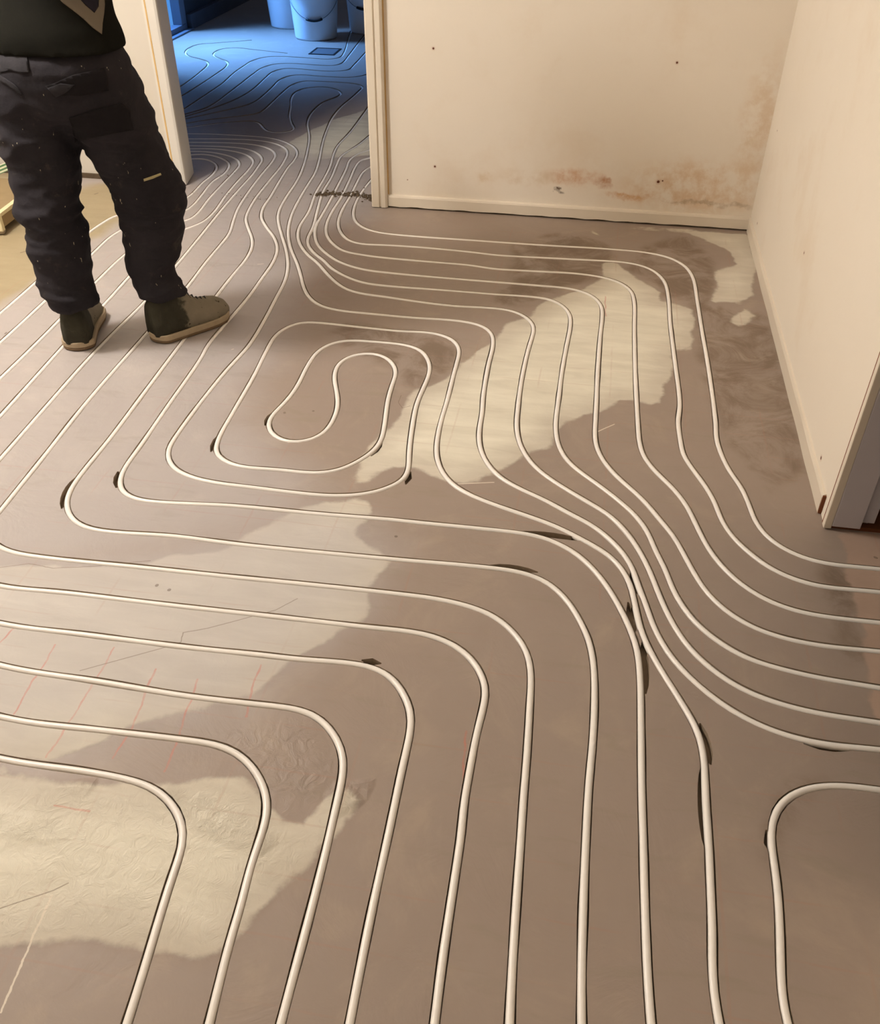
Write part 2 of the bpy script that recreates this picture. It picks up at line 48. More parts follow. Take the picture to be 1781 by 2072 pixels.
POLY={'dust':[[(0.0739,3.4889),(-0.0443,3.3493),(-0.1503,3.231),(-0.1949,3.1029),(-0.2758,3.0065),(-0.318,2.8443),(-0.3928,2.7045),(-0.4352,2.565),(-0.5136,2.493),(-0.5284,2.4066),(-0.5417,2.2841),(-0.5817,2.159),(-0.5843,2.0358),(-0.5879,1.9699),(-0.5334,1.9915),(-0.4945,2.0667),(-0.4373,2.0695),(-0.3292,2.0232),(-0.2463,2.0309),(-0.1856,2.1046),(-0.1228,2.1837),(-0.0568,2.2609),(-0.0201,2.3719),(0.0363,2.4513),(0.1192,2.4899),(0.1597,2.5639),(0.2649,2.54),(0.303,2.711),(0.3356,2.9328),(0.382,2.9522),(0.4078,3.0322),(0.4086,3.276),(0.333,3.3188),(0.2795,3.3357),(0.2863,3.4049),(0.2432,3.4766),(0.2163,3.5246),(0.1549,3.5825),(0.1096,3.661),(0.0586,3.6673),(0.0646,3.5362)],[(-0.0139,4.0316),(0.0948,3.8698),(0.0511,3.9133),(0.0011,3.9862)],[(0.0041,4.0778),(0.3043,4.0599),(0.4182,4.051),(0.4879,3.9934),(0.5996,3.8624),(0.6096,3.7369),(0.5129,3.658),(0.5195,3.4938),(0.4708,3.3439),(0.5099,3.351),(0.5863,3.3649),(0.6418,3.4286),(0.6668,3.6511),(0.6918,3.7262),(0.6811,4.0874),(0.4417,4.0973)],[(0.6003,3.3151),(0.6377,3.254),(0.569,3.1596),(0.5402,3.1949)],[(-1.6556,1.3278),(-1.3569,1.4749),(-1.2382,1.4997),(-1.1273,1.5119),(-1.0001,1.559),(-0.8957,1.6141),(-0.8251,1.6542),(-0.7726,1.7327),(-0.7331,1.7905),(-0.6611,1.8715),(-0.5552,1.9016),(-0.5027,1.8664),(-0.5217,1.7669),(-0.4552,1.708),(-0.4099,1.6656),(-0.436,1.6085),(-0.4317,1.5428),(-0.4162,1.4871),(-0.4309,1.4397),(-0.4736,1.4048),(-0.4831,1.3669),(-0.5436,1.3104),(-0.5646,1.2756),(-0.6142,1.1998),(-0.7031,1.1406),(-0.794,1.0876),(-0.8714,1.0231),(-0.9516,0.9723),(-1.3149,0.8728)],[(-1.2846,0.8323),(-1.0242,0.9146),(-0.9035,0.9219),(-0.8218,0.9226),(-0.6757,0.9516),(-0.6093,0.9909),(-0.5401,0.9869),(-0.4778,0.9342),(-0.452,0.914),(-0.4156,0.9172),(-0.4046,0.8899),(-0.3889,0.965),(-0.3669,0.9878),(-0.3091,1.0194),(-0.3137,0.9938),(-0.3334,0.9337),(-0.345,0.8952),(-0.365,0.8795),(-0.3769,0.8308),(-0.411,0.7849),(-0.4495,0.714),(-0.4726,0.6555),(-0.5061,0.634),(-0.5878,0.642),(-0.7104,0.6399),(-0.7749,0.6211),(-0.8416,0.6069),(-1.0741,0.5513)],[(-1.7436,4.8921),(-1.6781,5.2395),(-1.5855,5.5515),(-1.4155,5.8695),(-1.1656,5.0279),(-1.2264,4.8728),(-1.3394,4.8342),(-1.4601,4.7769),(-1.5304,4.738),(-1.6328,4.8056)]],'dry':[[(-1.8354,1.3863),(-1.3855,1.5233),(-0.8113,1.7468),(-0.6677,1.9044),(-0.5134,1.8426),(-0.4098,1.6771),(-0.4257,1.477),(-0.5445,1.3133),(-0.6309,1.1694),(-0.8714,1.0231),(-1.4266,0.8768)],[(-4.2877,4.4427),(-2.5308,5.2648),(-1.1605,4.7646),(-0.9962,4.0522),(-1.152,3.6019),(-1.0913,3.1133),(-1.0415,2.7135),(-0.9818,2.2337),(-0.6933,1.9943),(-0.6831,1.7696),(-0.7842,1.6695),(-1.3253,1.4218),(-1.7122,1.2328)]],'lump':[[(-1.0146,0.8303),(-0.9717,0.8432),(-0.9177,0.8366),(-0.8504,0.841),(-0.8184,0.8174),(-0.8644,0.794),(-0.9258,0.7986),(-0.9998,0.8064)],[(-0.7006,0.9461),(-0.6493,0.9438),(-0.5408,0.9188),(-0.4481,0.872),(-0.4741,0.8373),(-0.5985,0.8663),(-0.6872,0.9149)],[(-0.39,1.0006),(-0.2983,1.0282),(-0.3095,0.9923),(-0.336,0.9439),(-0.3662,0.9494)],[(-0.898,0.9115),(-0.8374,0.9335),(-0.8312,0.9007),(-0.8684,0.8942)]],'tan':[[(-3.6008,4.309),(-3.0273,4.023),(-2.6695,3.9458),(-2.3641,4.2588),(-2.1129,4.0488),(-2.1025,3.7837),(-2.1378,3.449),(-2.1445,3.1477),(-2.1501,2.8113),(-2.1171,2.4463),(-2.9497,2.7752)]],'pink':[[(0.7149,1.9723),(0.752,1.9872),(0.849,1.9798),(1.0999,1.8158),(0.9032,1.1612),(0.6945,1.2257),(0.6936,1.3758),(0.7073,1.5342),(0.7122,1.6616),(0.7227,1.7847)]],'damp':[[(-0.3288,3.7197),(-0.3257,3.8097),(-0.1221,3.9636),(0.0102,3.9173),(0.0932,3.847),(0.1013,3.6699),(0.0556,3.5099),(-0.1013,3.3389),(-0.2211,3.1832),(-0.3342,3.1844),(-0.287,3.4474)],[(0.1627,3.6041),(0.2232,3.8541),(0.397,4.059),(0.5096,3.7974),(0.5067,3.5922),(0.4613,3.3072),(0.5715,3.3185),(0.674,3.2606),(0.6983,2.7495),(0.6711,2.2625),(0.5695,2.1481),(0.4787,2.3568),(0.4305,2.7672),(0.4079,3.3413),(0.3157,3.3692),(0.2222,3.5403)],[(-0.8465,2.9232),(-0.5679,2.906),(-0.4347,2.8607),(-0.3902,2.6875),(-0.4418,2.5934),(-0.5099,2.5159),(-0.6004,2.6324),(-0.7564,2.71),(-0.8915,2.8163)],[(0.4674,1.0956),(0.4977,1.1565),(0.5762,1.1875),(0.5245,1.1498),(0.4579,1.0514),(0.4529,0.9702),(0.4398,1.0073)],[(0.6595,1.8669),(0.7354,1.8236),(0.7113,1.5967),(0.6968,1.5173),(0.6506,1.5242),(0.658,1.6355),(0.6514,1.7364)]],'rough':[[(-1.2846,0.8323),(-1.0242,0.9146),(-0.9035,0.9219),(-0.8218,0.9226),(-0.6757,0.9516),(-0.6093,0.9909),(-0.5401,0.9869),(-0.4778,0.9342),(-0.452,0.914),(-0.4156,0.9172),(-0.4046,0.8899),(-0.3889,0.965),(-0.3669,0.9878),(-0.3091,1.0194),(-0.3137,0.9938),(-0.3334,0.9337),(-0.345,0.8952),(-0.365,0.8795),(-0.3769,0.8308),(-0.411,0.7849),(-0.4495,0.714),(-0.4726,0.6555),(-0.5061,0.634),(-0.5878,0.642),(-0.7104,0.6399),(-0.7749,0.6211),(-0.8416,0.6069),(-1.0741,0.5513)],[(-0.6341,1.09),(-0.459,1.1729),(-0.3609,1.0404),(-0.3938,0.9446),(-0.4608,0.9114)]]}  # last dust outline also paints in lamp light on the floor past the doorway
SEG={'crack':[[(-0.9993,1.1931),(-0.8417,1.2927),(-0.8149,1.313),(-0.8192,1.3437),(-0.7715,1.365),(-0.7159,1.3992),(-0.6385,1.4477),(-0.5994,1.4939)],[(-0.9153,0.6387),(-0.8721,0.6676),(-0.8029,0.7107),(-0.7855,0.7269)],[(-1.3569,1.4749),(-1.2923,1.5015),(-1.2234,1.4967),(-1.1183,1.5229),(-1.0016,1.5625)],[(-0.5447,2.4622),(-0.5447,2.4159),(-0.5288,2.3855),(-0.5067,2.4015)]],'pink':[[(-1.093,1.2545),(-1.0777,1.0573)],[(-0.9559,1.271),(-0.951,1.073),(-0.9516,0.9723)],[(-0.841,1.2239),(-0.8212,1.0571),(-0.8278,0.988)],[(-0.7386,1.2131),(-0.7188,1.0625),(-0.7097,0.9791)],[(-0.6132,1.2788),(-0.5971,1.1353)],[(-0.8855,0.8692),(-0.8114,0.8713)],[(-0.1425,1.1765),(-0.1308,1.0461)],[(0.0785,3.3261),(0.0871,3.1541)],[(-1.2176,1.2403),(-1.2095,1.2891)]],'pale':[[(-0.7831,0.5084),(-0.7916,0.6064),(-0.8005,0.701)],[(-0.2909,2.0205),(-0.1924,2.0452)],[(0.0852,2.3599),(0.1361,2.4113)],[(-1.1855,2.6616),(-1.18,2.6663)],[(-1.341,3.3803),(-1.3186,3.3895)]],'spot':[[(-0.8842,2.2949),(-0.8818,2.2924)],[(-0.7988,2.3191),(-0.7973,2.3194)],[(-0.4167,1.763),(-0.4154,1.7632)],[(-0.9471,1.4798),(-0.9467,1.4817)],[(-0.9141,1.4679),(-0.9136,1.4698)],[(-2.0204,2.6314),(-2.021,2.639)],[(-2.3557,3.3211),(-2.347,3.3335)],[(-2.3908,4.0469),(-2.3833,4.0625)],[(0.7959,1.895),(0.7992,1.8936)]]}
GOUGE=[[(-0.1097,1.837),(-0.0521,1.8415),(0.002,1.8424),(0.0634,1.8334)],[(0.1879,1.733),(0.1999,1.6787),(0.2082,1.6504)],[(0.1821,1.6214),(0.1921,1.571),(0.2002,1.5266)],[(0.2159,1.4962),(0.2203,1.4153),(0.2213,1.341)],[(0.3324,1.2815),(0.344,1.2196),(0.3481,1.1796)],[(0.3309,1.1765),(0.3282,1.0912),(0.3283,0.985)],[(-1.3548,1.8642),(-1.3535,1.7982),(-1.323,1.7213)],[(-1.2516,1.91),(-1.2209,1.8349)],[(-1.0365,2.1453),(-1.042,2.0911),(-1.028,2.0492)],[(-0.9178,2.2948),(-0.9258,2.2442),(-0.9178,2.2136)],[(-0.4343,1.9916),(-0.4267,2.0231),(-0.4333,2.0561)],[(-0.5615,2.1108),(-0.5473,2.1572),(-0.5473,2.1947)],[(0.4466,0.9937),(0.4392,1.0149),(0.4409,1.0498)],[(0.5364,1.266),(0.5717,1.263),(0.6267,1.2643)],[(-0.1608,1.6948),(-0.0917,1.6991),(-0.039,1.6901)],[(-0.4001,1.33),(-0.3789,1.3362),(-0.3543,1.328)]]

# ------------------------------------------------------------------ material helpers
def srgb(r, g, b):
    f = lambda c: c / 12.92 if c <= 0.04045 else ((c + 0.055) / 1.055) ** 2.4
    return (f(r / 255), f(g / 255), f(b / 255), 1)
class N:
    def __init__(s, name, rough=0.7, spec=0.3):
        s.m = bpy.data.materials.new(name); s.m.use_nodes = True
        s.t = s.m.node_tree; s.b = s.t.nodes['Principled BSDF']
        s.b.inputs['Roughness'].default_value = rough
        s.b.inputs['Specular IOR Level'].default_value = spec
    def n(s, kind, **kw):
        x = s.t.nodes.new(kind)
        for k, v in kw.items(): setattr(x, k, v)
        return x
    def put(s, sock, v):
        if isinstance(v, bpy.types.NodeSocket): s.t.links.new(v, sock)
        else: sock.default_value = v
    def math(s, op, a, b=None, c=None, clamp=False):
        x = s.n('ShaderNodeMath', operation=op, use_clamp=clamp)
        s.put(x.inputs[0], a)
        if b is not None: s.put(x.inputs[1], b)
        if c is not None: s.put(x.inputs[2], c)
        return x.outputs[0]
    def vmath(s, op, a, b=None, scale=None):
        x = s.n('ShaderNodeVectorMath', operation=op)
        s.put(x.inputs[0], a)
        if b is not None: s.put(x.inputs[1], b)
        if scale is not None: s.put(x.inputs['Scale'], scale)
        return x.outputs['Value'] if op in ('DOT_PRODUCT', 'LENGTH', 'DISTANCE') else x.outputs['Vector']
    def mix(s, f, a, b, mode='MIX'):
        x = s.n('ShaderNodeMix', data_type='RGBA', blend_type=mode)
        s.put(x.inputs[0], f); s.put(x.inputs[6], a); s.put(x.inputs[7], b)
        return x.outputs[2]
    def noise(s, scale, detail=4, rough=0.55, vec=None, dist=0.0):
        x = s.n('ShaderNodeTexNoise'); x.inputs['Scale'].default_value = scale
        x.inputs['Detail'].default_value = detail; x.inputs['Roughness'].default_value = rough
        x.inputs['Distortion'].default_value = dist
        s.put(x.inputs['Vector'], vec if vec is not None else s.pos())
        return x.outputs['Fac']
    def pos(s):
        if not hasattr(s, '_p'): s._p = s.n('ShaderNodeNewGeometry').outputs['Position']
        return s._p
    def obj(s):
        if not hasattr(s, '_o'): s._o = s.n('ShaderNodeTexCoord').outputs['Object']
        return s._o
    def attr(s, name):
        x = s.n('ShaderNodeAttribute'); x.attribute_name = name; return x.outputs['Fac']
    def step(s, v, lo, hi):
        x = s.n('ShaderNodeMapRange', interpolation_type='SMOOTHSTEP')
        s.put(x.inputs['Value'], v); x.inputs['From Min'].default_value = lo; x.inputs['From Max'].default_value = hi
        return x.outputs['Result']
    def bump(s, h, strength=0.3, dist=0.01):
        x = s.n('ShaderNodeBump'); x.inputs['Strength'].default_value = strength; x.inputs['Distance'].default_value = dist
        s.put(x.inputs['Height'], h); s.t.links.new(x.outputs['Normal'], s.b.inputs['Normal'])
    def color(s, v): s.put(s.b.inputs['Base Color'], v)
    def seg(s, p, a, b, width):
        # 1 near the segment a-b on the plane of p
        d = (b[0]-a[0], b[1]-a[1], 0.0); L2 = max(d[0]**2 + d[1]**2, 1e-8)
        pa = s.vmath('SUBTRACT', p, (a[0], a[1], 0.0))
        t = s.math('MULTIPLY', s.vmath('DOT_PRODUCT', pa, d), 1.0/L2, clamp=True)
        q = s.vmath('SCALE', d, scale=t)
        dd = s.vmath('DISTANCE', pa, q)
        return s.math('LESS_THAN', dd, width)

def plain(name, col, rough=0.6, spec=0.3, var=0.12, scale=12, bump=0.0, metal=0.0):
    k = N(name, rough, spec)
    dark = tuple(c * (1 - var) for c in col[:3]) + (1,); lite = tuple(min(1, c * (1 + var)) for c in col[:3]) + (1,)
    k.color(k.mix(k.noise(scale), dark, lite)); k.b.inputs['Metallic'].default_value = metal
    if bump: k.bump(k.noise(scale * 6), bump, 0.004)
    return k.m

# ---- screed floor
def floor_material():
    k = N('screed', 0.62, 0.35); P = k.pos()
    flat = k.vmath('MULTIPLY', P, (1, 1, 0))
    wob = k.math('SUBTRACT', k.noise(7.0, 6, 0.6), 0.5)
    wob2 = k.math('SUBTRACT', k.noise(2.2, 5, 0.6), 0.5)
    streak = k.n('ShaderNodeMapping'); streak.inputs['Scale'].default_value = (2.0, 9.0, 1); streak.inputs['Rotation'].default_value = (0, 0, 0.5)
    k.put(streak.inputs['Vector'], P)
    st = k.noise(2.0, 5, 0.6, streak.outputs['Vector'], 0.6)
    mot = k.noise(1.3, 5, 0.6)
    dry = k.step(k.math('ADD', k.attr('dry'), k.math('MULTIPLY', wob2, 0.35)), -0.14, 0.16)
    base = k.mix(dry, k.mix(mot, srgb(142, 125, 113), srgb(162, 146, 134)), k.mix(mot, srgb(160, 151, 147), srgb(180, 171, 167)))
    base = k.mix(k.math('MULTIPLY', k.noise(35.0, 3), 0.2), base, srgb(160, 146, 134))
    base = k.mix(k.math('MULTIPLY', k.step(k.noise(3.4, 7, 0.66, None, 1.6), 0.50, 0.72), 0.35), base, k.mix(dry, srgb(176, 158, 138), srgb(186, 176, 168)))
    base = k.mix(k.math('MULTIPLY', k.step(k.noise(2.1, 6, 0.6, streak.outputs['Vector'], 0.8), 0.55, 0.72), 0.22), base, srgb(134, 126, 106))
    dust = k.math('ADD', k.attr('dust'), k.math('MULTIPLY', wob, 0.075))
    dm = k.step(dust, -0.006, 0.010)
    dustc = k.mix(dry, k.mix(st, srgb(216, 209, 188), srgb(240, 233, 216)), k.mix(st, srgb(182, 175, 168), srgb(206, 199, 191)))  # dust toned down on the lamp side, evening out the light falloff in colour
    damp = k.math('ADD', k.attr('damp'), k.math('MULTIPLY', wob, 0.10))
    pm = k.math('MULTIPLY', k.step(damp, -0.03, 0.03), k.math('MULTIPLY', k.step(k.noise(6.0, 6, 0.68, None, 0.8), 0.36, 0.62), 1.0))
    c = k.mix(pm, base, srgb(122, 104, 88))
    tan = k.math('ADD', k.attr('tan'), k.math('MULTIPLY', wob2, 0.25))
    c = k.mix(k.step(tan, -0.04, 0.05), c, k.mix(st, srgb(150, 135, 106), srgb(170, 154, 124)))
    pink = k.math('ADD', k.attr('pink'), k.math('MULTIPLY', wob, 0.08))
    c = k.mix(k.step(pink, -0.006, 0.006), c, k.mix(k.noise(9.0), srgb(158, 134, 118), srgb(186, 160, 142)))
    deep = k.math('ADD', 0.66, k.math('MULTIPLY', k.step(dust, 0.0, 0.13), 0.34))
    c = k.mix(k.math('MULTIPLY', k.math('MULTIPLY', dm, deep), k.math('ADD', 0.66, k.math('MULTIPLY', st, 0.4))), c, dustc)
    # faint old joint grid showing through the dry patches
    sx = k.n('ShaderNodeSeparateXYZ'); k.put(sx.inputs[0], k.vmath('ADD', P, k.vmath('SCALE', (0.01, 0.01, 0), scale=wob)))
    gy = k.math('LESS_THAN', k.math('ABSOLUTE', k.math('SUBTRACT', k.math('FRACT', k.math('MULTIPLY', sx.outputs[1], 9.3)), 0.5)), 0.020)
    gx = k.math('LESS_THAN', k.math('ABSOLUTE', k.math('SUBTRACT', k.math('FRACT', k.math('MULTIPLY', sx.outputs[0], 4.3)), 0.5)), 0.012)
    g = k.math('MULTIPLY', k.math('MAXIMUM', gx, gy), k.math('MULTIPLY', k.step(k.noise(3.5), 0.45, 0.6), 0.16))
    c = k.mix(g, c, srgb(170, 120, 100))
    wp = k.vmath('ADD', flat, k.vmath('SCALE', (0.03, 0.02, 0), scale=wob))
    def marks(key, width):
        m = None
        for line in SEG[key]:
            for a, b in zip(line, line[1:]):
                s_ = k.seg(wp, a, b, width); m = s_ if m is None else k.math('MAXIMUM', m, s_)
        return m
    c = k.mix(k.math('MULTIPLY', marks('pink', 0.0022), k.math('MULTIPLY', k.noise(30.0), 0.75)), c, srgb(196, 104, 88))
    c = k.mix(k.math('MULTIPLY', marks('crack', 0.0012), 0.55), c, srgb(110, 90, 72))
    c = k.mix(k.math('MULTIPLY', marks('pale', 0.0018), 0.8), c, srgb(226, 214, 196))
    c = k.mix(k.math('MULTIPLY', marks('spot', 0.0042), 0.6), c, srgb(86, 68, 56))
    k.color(c)
    k.put(k.b.inputs['Roughness'], k.mix(dm, (0.5, 0.5, 0.5, 1), (0.72, 0.72, 0.72, 1)))
    rg = k.step(k.attr('rough'), -0.02, 0.05)
    lp = k.step(k.attr('lump'), -0.012, 0.012)
    h = k.math('ADD', k.math('MULTIPLY', k.noise(5.0, 6, 0.6, None, 1.2), 0.5), k.math('MULTIPLY', k.math('MULTIPLY', k.noise(26.0, 4, 0.6, None, 1.5), rg), 0.9))
    h = k.math('ADD', h, k.math('MULTIPLY', k.math('MULTIPLY', k.noise(42.0, 5, 0.65, None, 0.8), lp), 2.2))
    k.bump(k.math('ADD', h, k.math('MULTIPLY', dm, 0.10)), 0.45, 0.012)
    return k.m

def wall_material(name, stains=(), holes=(), tint=((228, 216, 198), (236, 226, 212))):
    k = N(name, 0.75, 0.25); P = k.pos()
    c = k.mix(k.noise(0.9, 5, 0.6), srgb(*tint[0]), srgb(*tint[1]))
    c = k.mix(k.math('MULTIPLY', k.step(k.noise(2.4, 6, 0.65), 0.5, 0.75), 0.25), c, srgb(208, 182, 148))
    wv = k.vmath('ADD', P, k.vmath('SCALE', (0.12, 0, 0.09), scale=k.math('SUBTRACT', k.noise(11.0, 6, 0.65), 0.5)))
    for (x, y, z, rx, rz, col, f) in stains:
        d = k.vmath('LENGTH', k.vmath('DIVIDE', k.vmath('SUBTRACT', wv, (x, y, z)), (rx, 10.0, rz)))
        c = k.mix(k.math('MULTIPLY', k.step(d, 1.15, 0.35), k.math('MULTIPLY', k.step(k.noise(13.0, 7, 0.68), 0.36, 0.66), f)), c, col)
    for (x, y, z, r) in holes:
        d = k.vmath('DISTANCE', P, (x, y, z))
        c = k.mix(k.math('MULTIPLY', k.step(d, r * 2.6, r), 0.35), c, srgb(168, 120, 84))
        c = k.mix(k.math('LESS_THAN', d, r), c, srgb(96, 52, 32))
    k.color(c); k.bump(k.noise(60.0, 4), 0.12, 0.003)
    return k.m

BACK_Y = 4.14
back_stains = [(-0.10, BACK_Y, 0.185, 0.14, 0.045, srgb(196, 134, 78), 0.65), (0.03, BACK_Y, 0.165, 0.05, 0.03, srgb(172, 108, 56), 0.75),
    (-0.30, BACK_Y, 0.17, 0.16, 0.04, srgb(200, 172, 134), 0.4), (0.14, BACK_Y, 0.12, 0.12, 0.018, srgb(200, 142, 76), 0.8),
    (0.42, BACK_Y, 0.17, 0.34, 0.14, srgb(206, 168, 122), 0.65), (0.64, BACK_Y, 0.42, 0.10, 0.34, srgb(206, 174, 134), 0.5), (0.50, BACK_Y, 0.105, 0.24, 0.014, srgb(150, 124, 92), 0.5),
    (-0.184, BACK_Y, 0.121, 0.020, 0.016, srgb(92, 68, 48), 1.6), (-0.165, BACK_Y, 0.108, 0.022, 0.008, srgb(92, 68, 48), 1.4),
    (-0.50, BACK_Y, 0.16, 0.05, 0.03, srgb(206, 178, 138), 0.5)]
back_holes = [(-0.739, BACK_Y, 0.683, 0.0042), (0.27, BACK_Y, 0.668, 0.0042), (-0.732, BACK_Y, 0.197, 0.0042), (0.267, BACK_Y, 0.188, 0.006), (0.285, BACK_Y, 0.193, 0.003), (-0.86, BACK_Y, 0.13, 0.002)]
M = {}
M['floor'] = floor_material()
M['groove'] = plain('milled_cement', srgb(150, 132, 112), 0.9, 0.1, 0.2, 60, 0.3)
M['wall'] = wall_material('painted_plaster', tint=((204, 196, 182), (212, 204, 192)))
M['back_wall'] = wall_material('stained_plaster', back_stains, back_holes)
M['right_wall'] = wall_material('right_plaster', [], [(0.69, 3.0, 0.35, 0.004), (0.69, 2.20, 0.085, 0.005), (0.69, 3.97, 0.47, 0.003), (0.69, 3.95, 0.10, 0.004)])
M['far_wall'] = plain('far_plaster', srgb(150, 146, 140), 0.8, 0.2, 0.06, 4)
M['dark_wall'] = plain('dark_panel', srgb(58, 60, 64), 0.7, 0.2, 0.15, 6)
M['ceiling'] = plain('ceiling_white', srgb(225, 218, 205), 0.9, 0.1, 0.03, 3)
M['paint'] = plain('cream_gloss', srgb(224, 212, 194), 0.38, 0.4, 0.05, 8, 0.05)
M['white_paint'] = plain('white_gloss', srgb(214, 208, 198), 0.38, 0.4, 0.05, 8, 0.05)
M['grey_paint'] = plain('grey_primer', srgb(200, 194, 199), 0.5, 0.3, 0.06, 8)
M['brown'] = plain('bare_wood', srgb(112, 66, 40), 0.8, 0.2, 0.25, 40)
M['caulk'] = plain('brown_gap', srgb(120, 66, 38), 0.9, 0.1, 0.2, 30)
M['ochre'] = plain('ochre_strip', srgb(206, 170, 112), 0.8, 0.2, 0.15, 30)
M['rubble'] = plain('broken_cement', srgb(92, 78, 62), 0.95, 0.1, 0.4, 50, 0.4)
M['pipe'] = plain('pipe_plastic', srgb(243, 236, 228), 0.34, 0.5, 0.04, 5)
M['bucket'] = plain('bucket_plastic', srgb(222, 226, 230), 0.35, 0.4, 0.04, 5)
M['wire'] = plain('wire_steel', srgb(110, 110, 112), 0.4, 0.5, 0.1, 30, 0, 0.8)
M['black'] = plain('black_plastic', srgb(18, 18, 18), 0.5, 0.3, 0.1, 30)
M['frame_blue'] = plain('door_frame_paint', srgb(104, 110, 122), 0.5, 0.3, 0.08, 8)
M['dark_floorboard'] = plain('dark_threshold', srgb(74, 76, 82), 0.6, 0.3, 0.15, 9)

def glass_material():
    k = N('glass'); t = k.t
    tr = k.n('ShaderNodeBsdfTransparent'); gl = k.n('ShaderNodeBsdfGlossy'); gl.inputs['Roughness'].default_value = 0.03
    mx = k.n('ShaderNodeMixShader'); mx.inputs[0].default_value = 0.05
    t.links.new(tr.outputs[0], mx.inputs[1]); t.links.new(gl.outputs[0], mx.inputs[2])
    t.links.new(mx.outputs[0], t.nodes['Material Output'].inputs['Surface'])
    return k.m
M['glass'] = glass_material()

# ------------------------------------------------------------------ mesh helpers
def link(name, verts, faces, mat, parent=None, smooth=False, loc=(0, 0, 0)):
    me = bpy.data.meshes.new(name); me.from_pydata([tuple(v) for v in verts], [], faces); me.validate(); me.update()
    mats = mat if isinstance(mat, (list, tuple)) else [mat]
    for m_ in mats: me.materials.append(m_)
    if smooth: me.polygons.foreach_set('use_smooth', [True] * len(me.polygons))
    o = bpy.data.objects.new(name, me); COL.objects.link(o); o.location = loc
    if parent: o.parent = parent
    return o
def tag(o, label=None, cat=None, group=None, kind=None):
    if label: o['label'] = label
    if cat: o['category'] = cat
    if group: o['group'] = group
    if kind: o['kind'] = kind
    return o
def empty(name, loc=(0, 0, 0), rz=0):
    o = bpy.data.objects.new(name, None); COL.objects.link(o); o.location = loc; o.rotation_euler = (0, 0, rz); o.empty_display_size = 0.1
    return o
class MB:
    def __init__(s): s.v = []; s.f = []
    def box(s, a, b):
        x0, y0, z0 = a; x1, y1, z1 = b; i = len(s.v)
        s.v += [(x0,y0,z0),(x1,y0,z0),(x1,y1,z0),(x0,y1,z0),(x0,y0,z1),(x1,y0,z1),(x1,y1,z1),(x0,y1,z1)]
        s.f += [(i,i+3,i+2,i+1),(i+4,i+5,i+6,i+7),(i,i+1,i+5,i+4),(i+1,i+2,i+6,i+5),(i+2,i+3,i+7,i+6),(i+3,i,i+4,i+7)]
        return s
    def tube(s, pts, r, n=10, up=Vector((0, 0, 1))):
        pts = [Vector(p) for p in pts]; i0 = len(s.v)
        for i, p in enumerate(pts):
            t = (pts[min(i+1, len(pts)-1)] - pts[max(i-1, 0)]).normalized()
            u = up if abs(t.dot(up)) < 0.95 else Vector((1, 0, 0))
            a = t.cross(u).normalized(); b = a.cross(t).normalized(); rr = r[i] if isinstance(r, (list, tuple)) else r
            for j in range(n):
                th = 2*math.pi*j/n; s.v.append(tuple(p + a*(rr*math.cos(th)) + b*(rr*math.sin(th))))
        for i in range(len(pts)-1):
            for j in range(n):
                k0 = i0+i*n; jj = (j+1) % n
                s.f.append((k0+j, k0+jj, k0+n+jj, k0+n+j))
        s.f.append(tuple(i0+j for j in range(n))[::-1]); s.f.append(tuple(i0+(len(pts)-1)*n+j for j in range(n)))
        return s
    def rings(s, rings, caps=True):
        i0 = len(s.v); n = len(rings[0])
        for r in rings: s.v += [tuple(p) for p in r]
        for i in range(len(rings)-1):
            for j in range(n):
                jj = (j+1) % n; k0 = i0+i*n
                s.f.append((k0+j, k0+jj, k0+n+jj, k0+n+j))
        if caps:
            s.f.append(tuple(i0+j for j in range(n))[::-1]); s.f.append(tuple(i0+(len(rings)-1)*n+j for j in range(n)))
        return s
    def build(s, name, mat, parent=None, smooth=False, bevel=0.0, loc=(0, 0, 0)):
        o = link(name, s.v, s.f, mat, parent, smooth, loc)
        if bevel:
            b = o.modifiers.new('bevel', 'BEVEL'); b.width = bevel; b.segments = 2; b.limit_method = 'ANGLE'
        return o
def box(name, a, b, mat, parent=None, bevel=0.0): return MB().box(a, b).build(name, mat, parent, False, bevel)
def struct(o): o['kind'] = 'structure'; return o

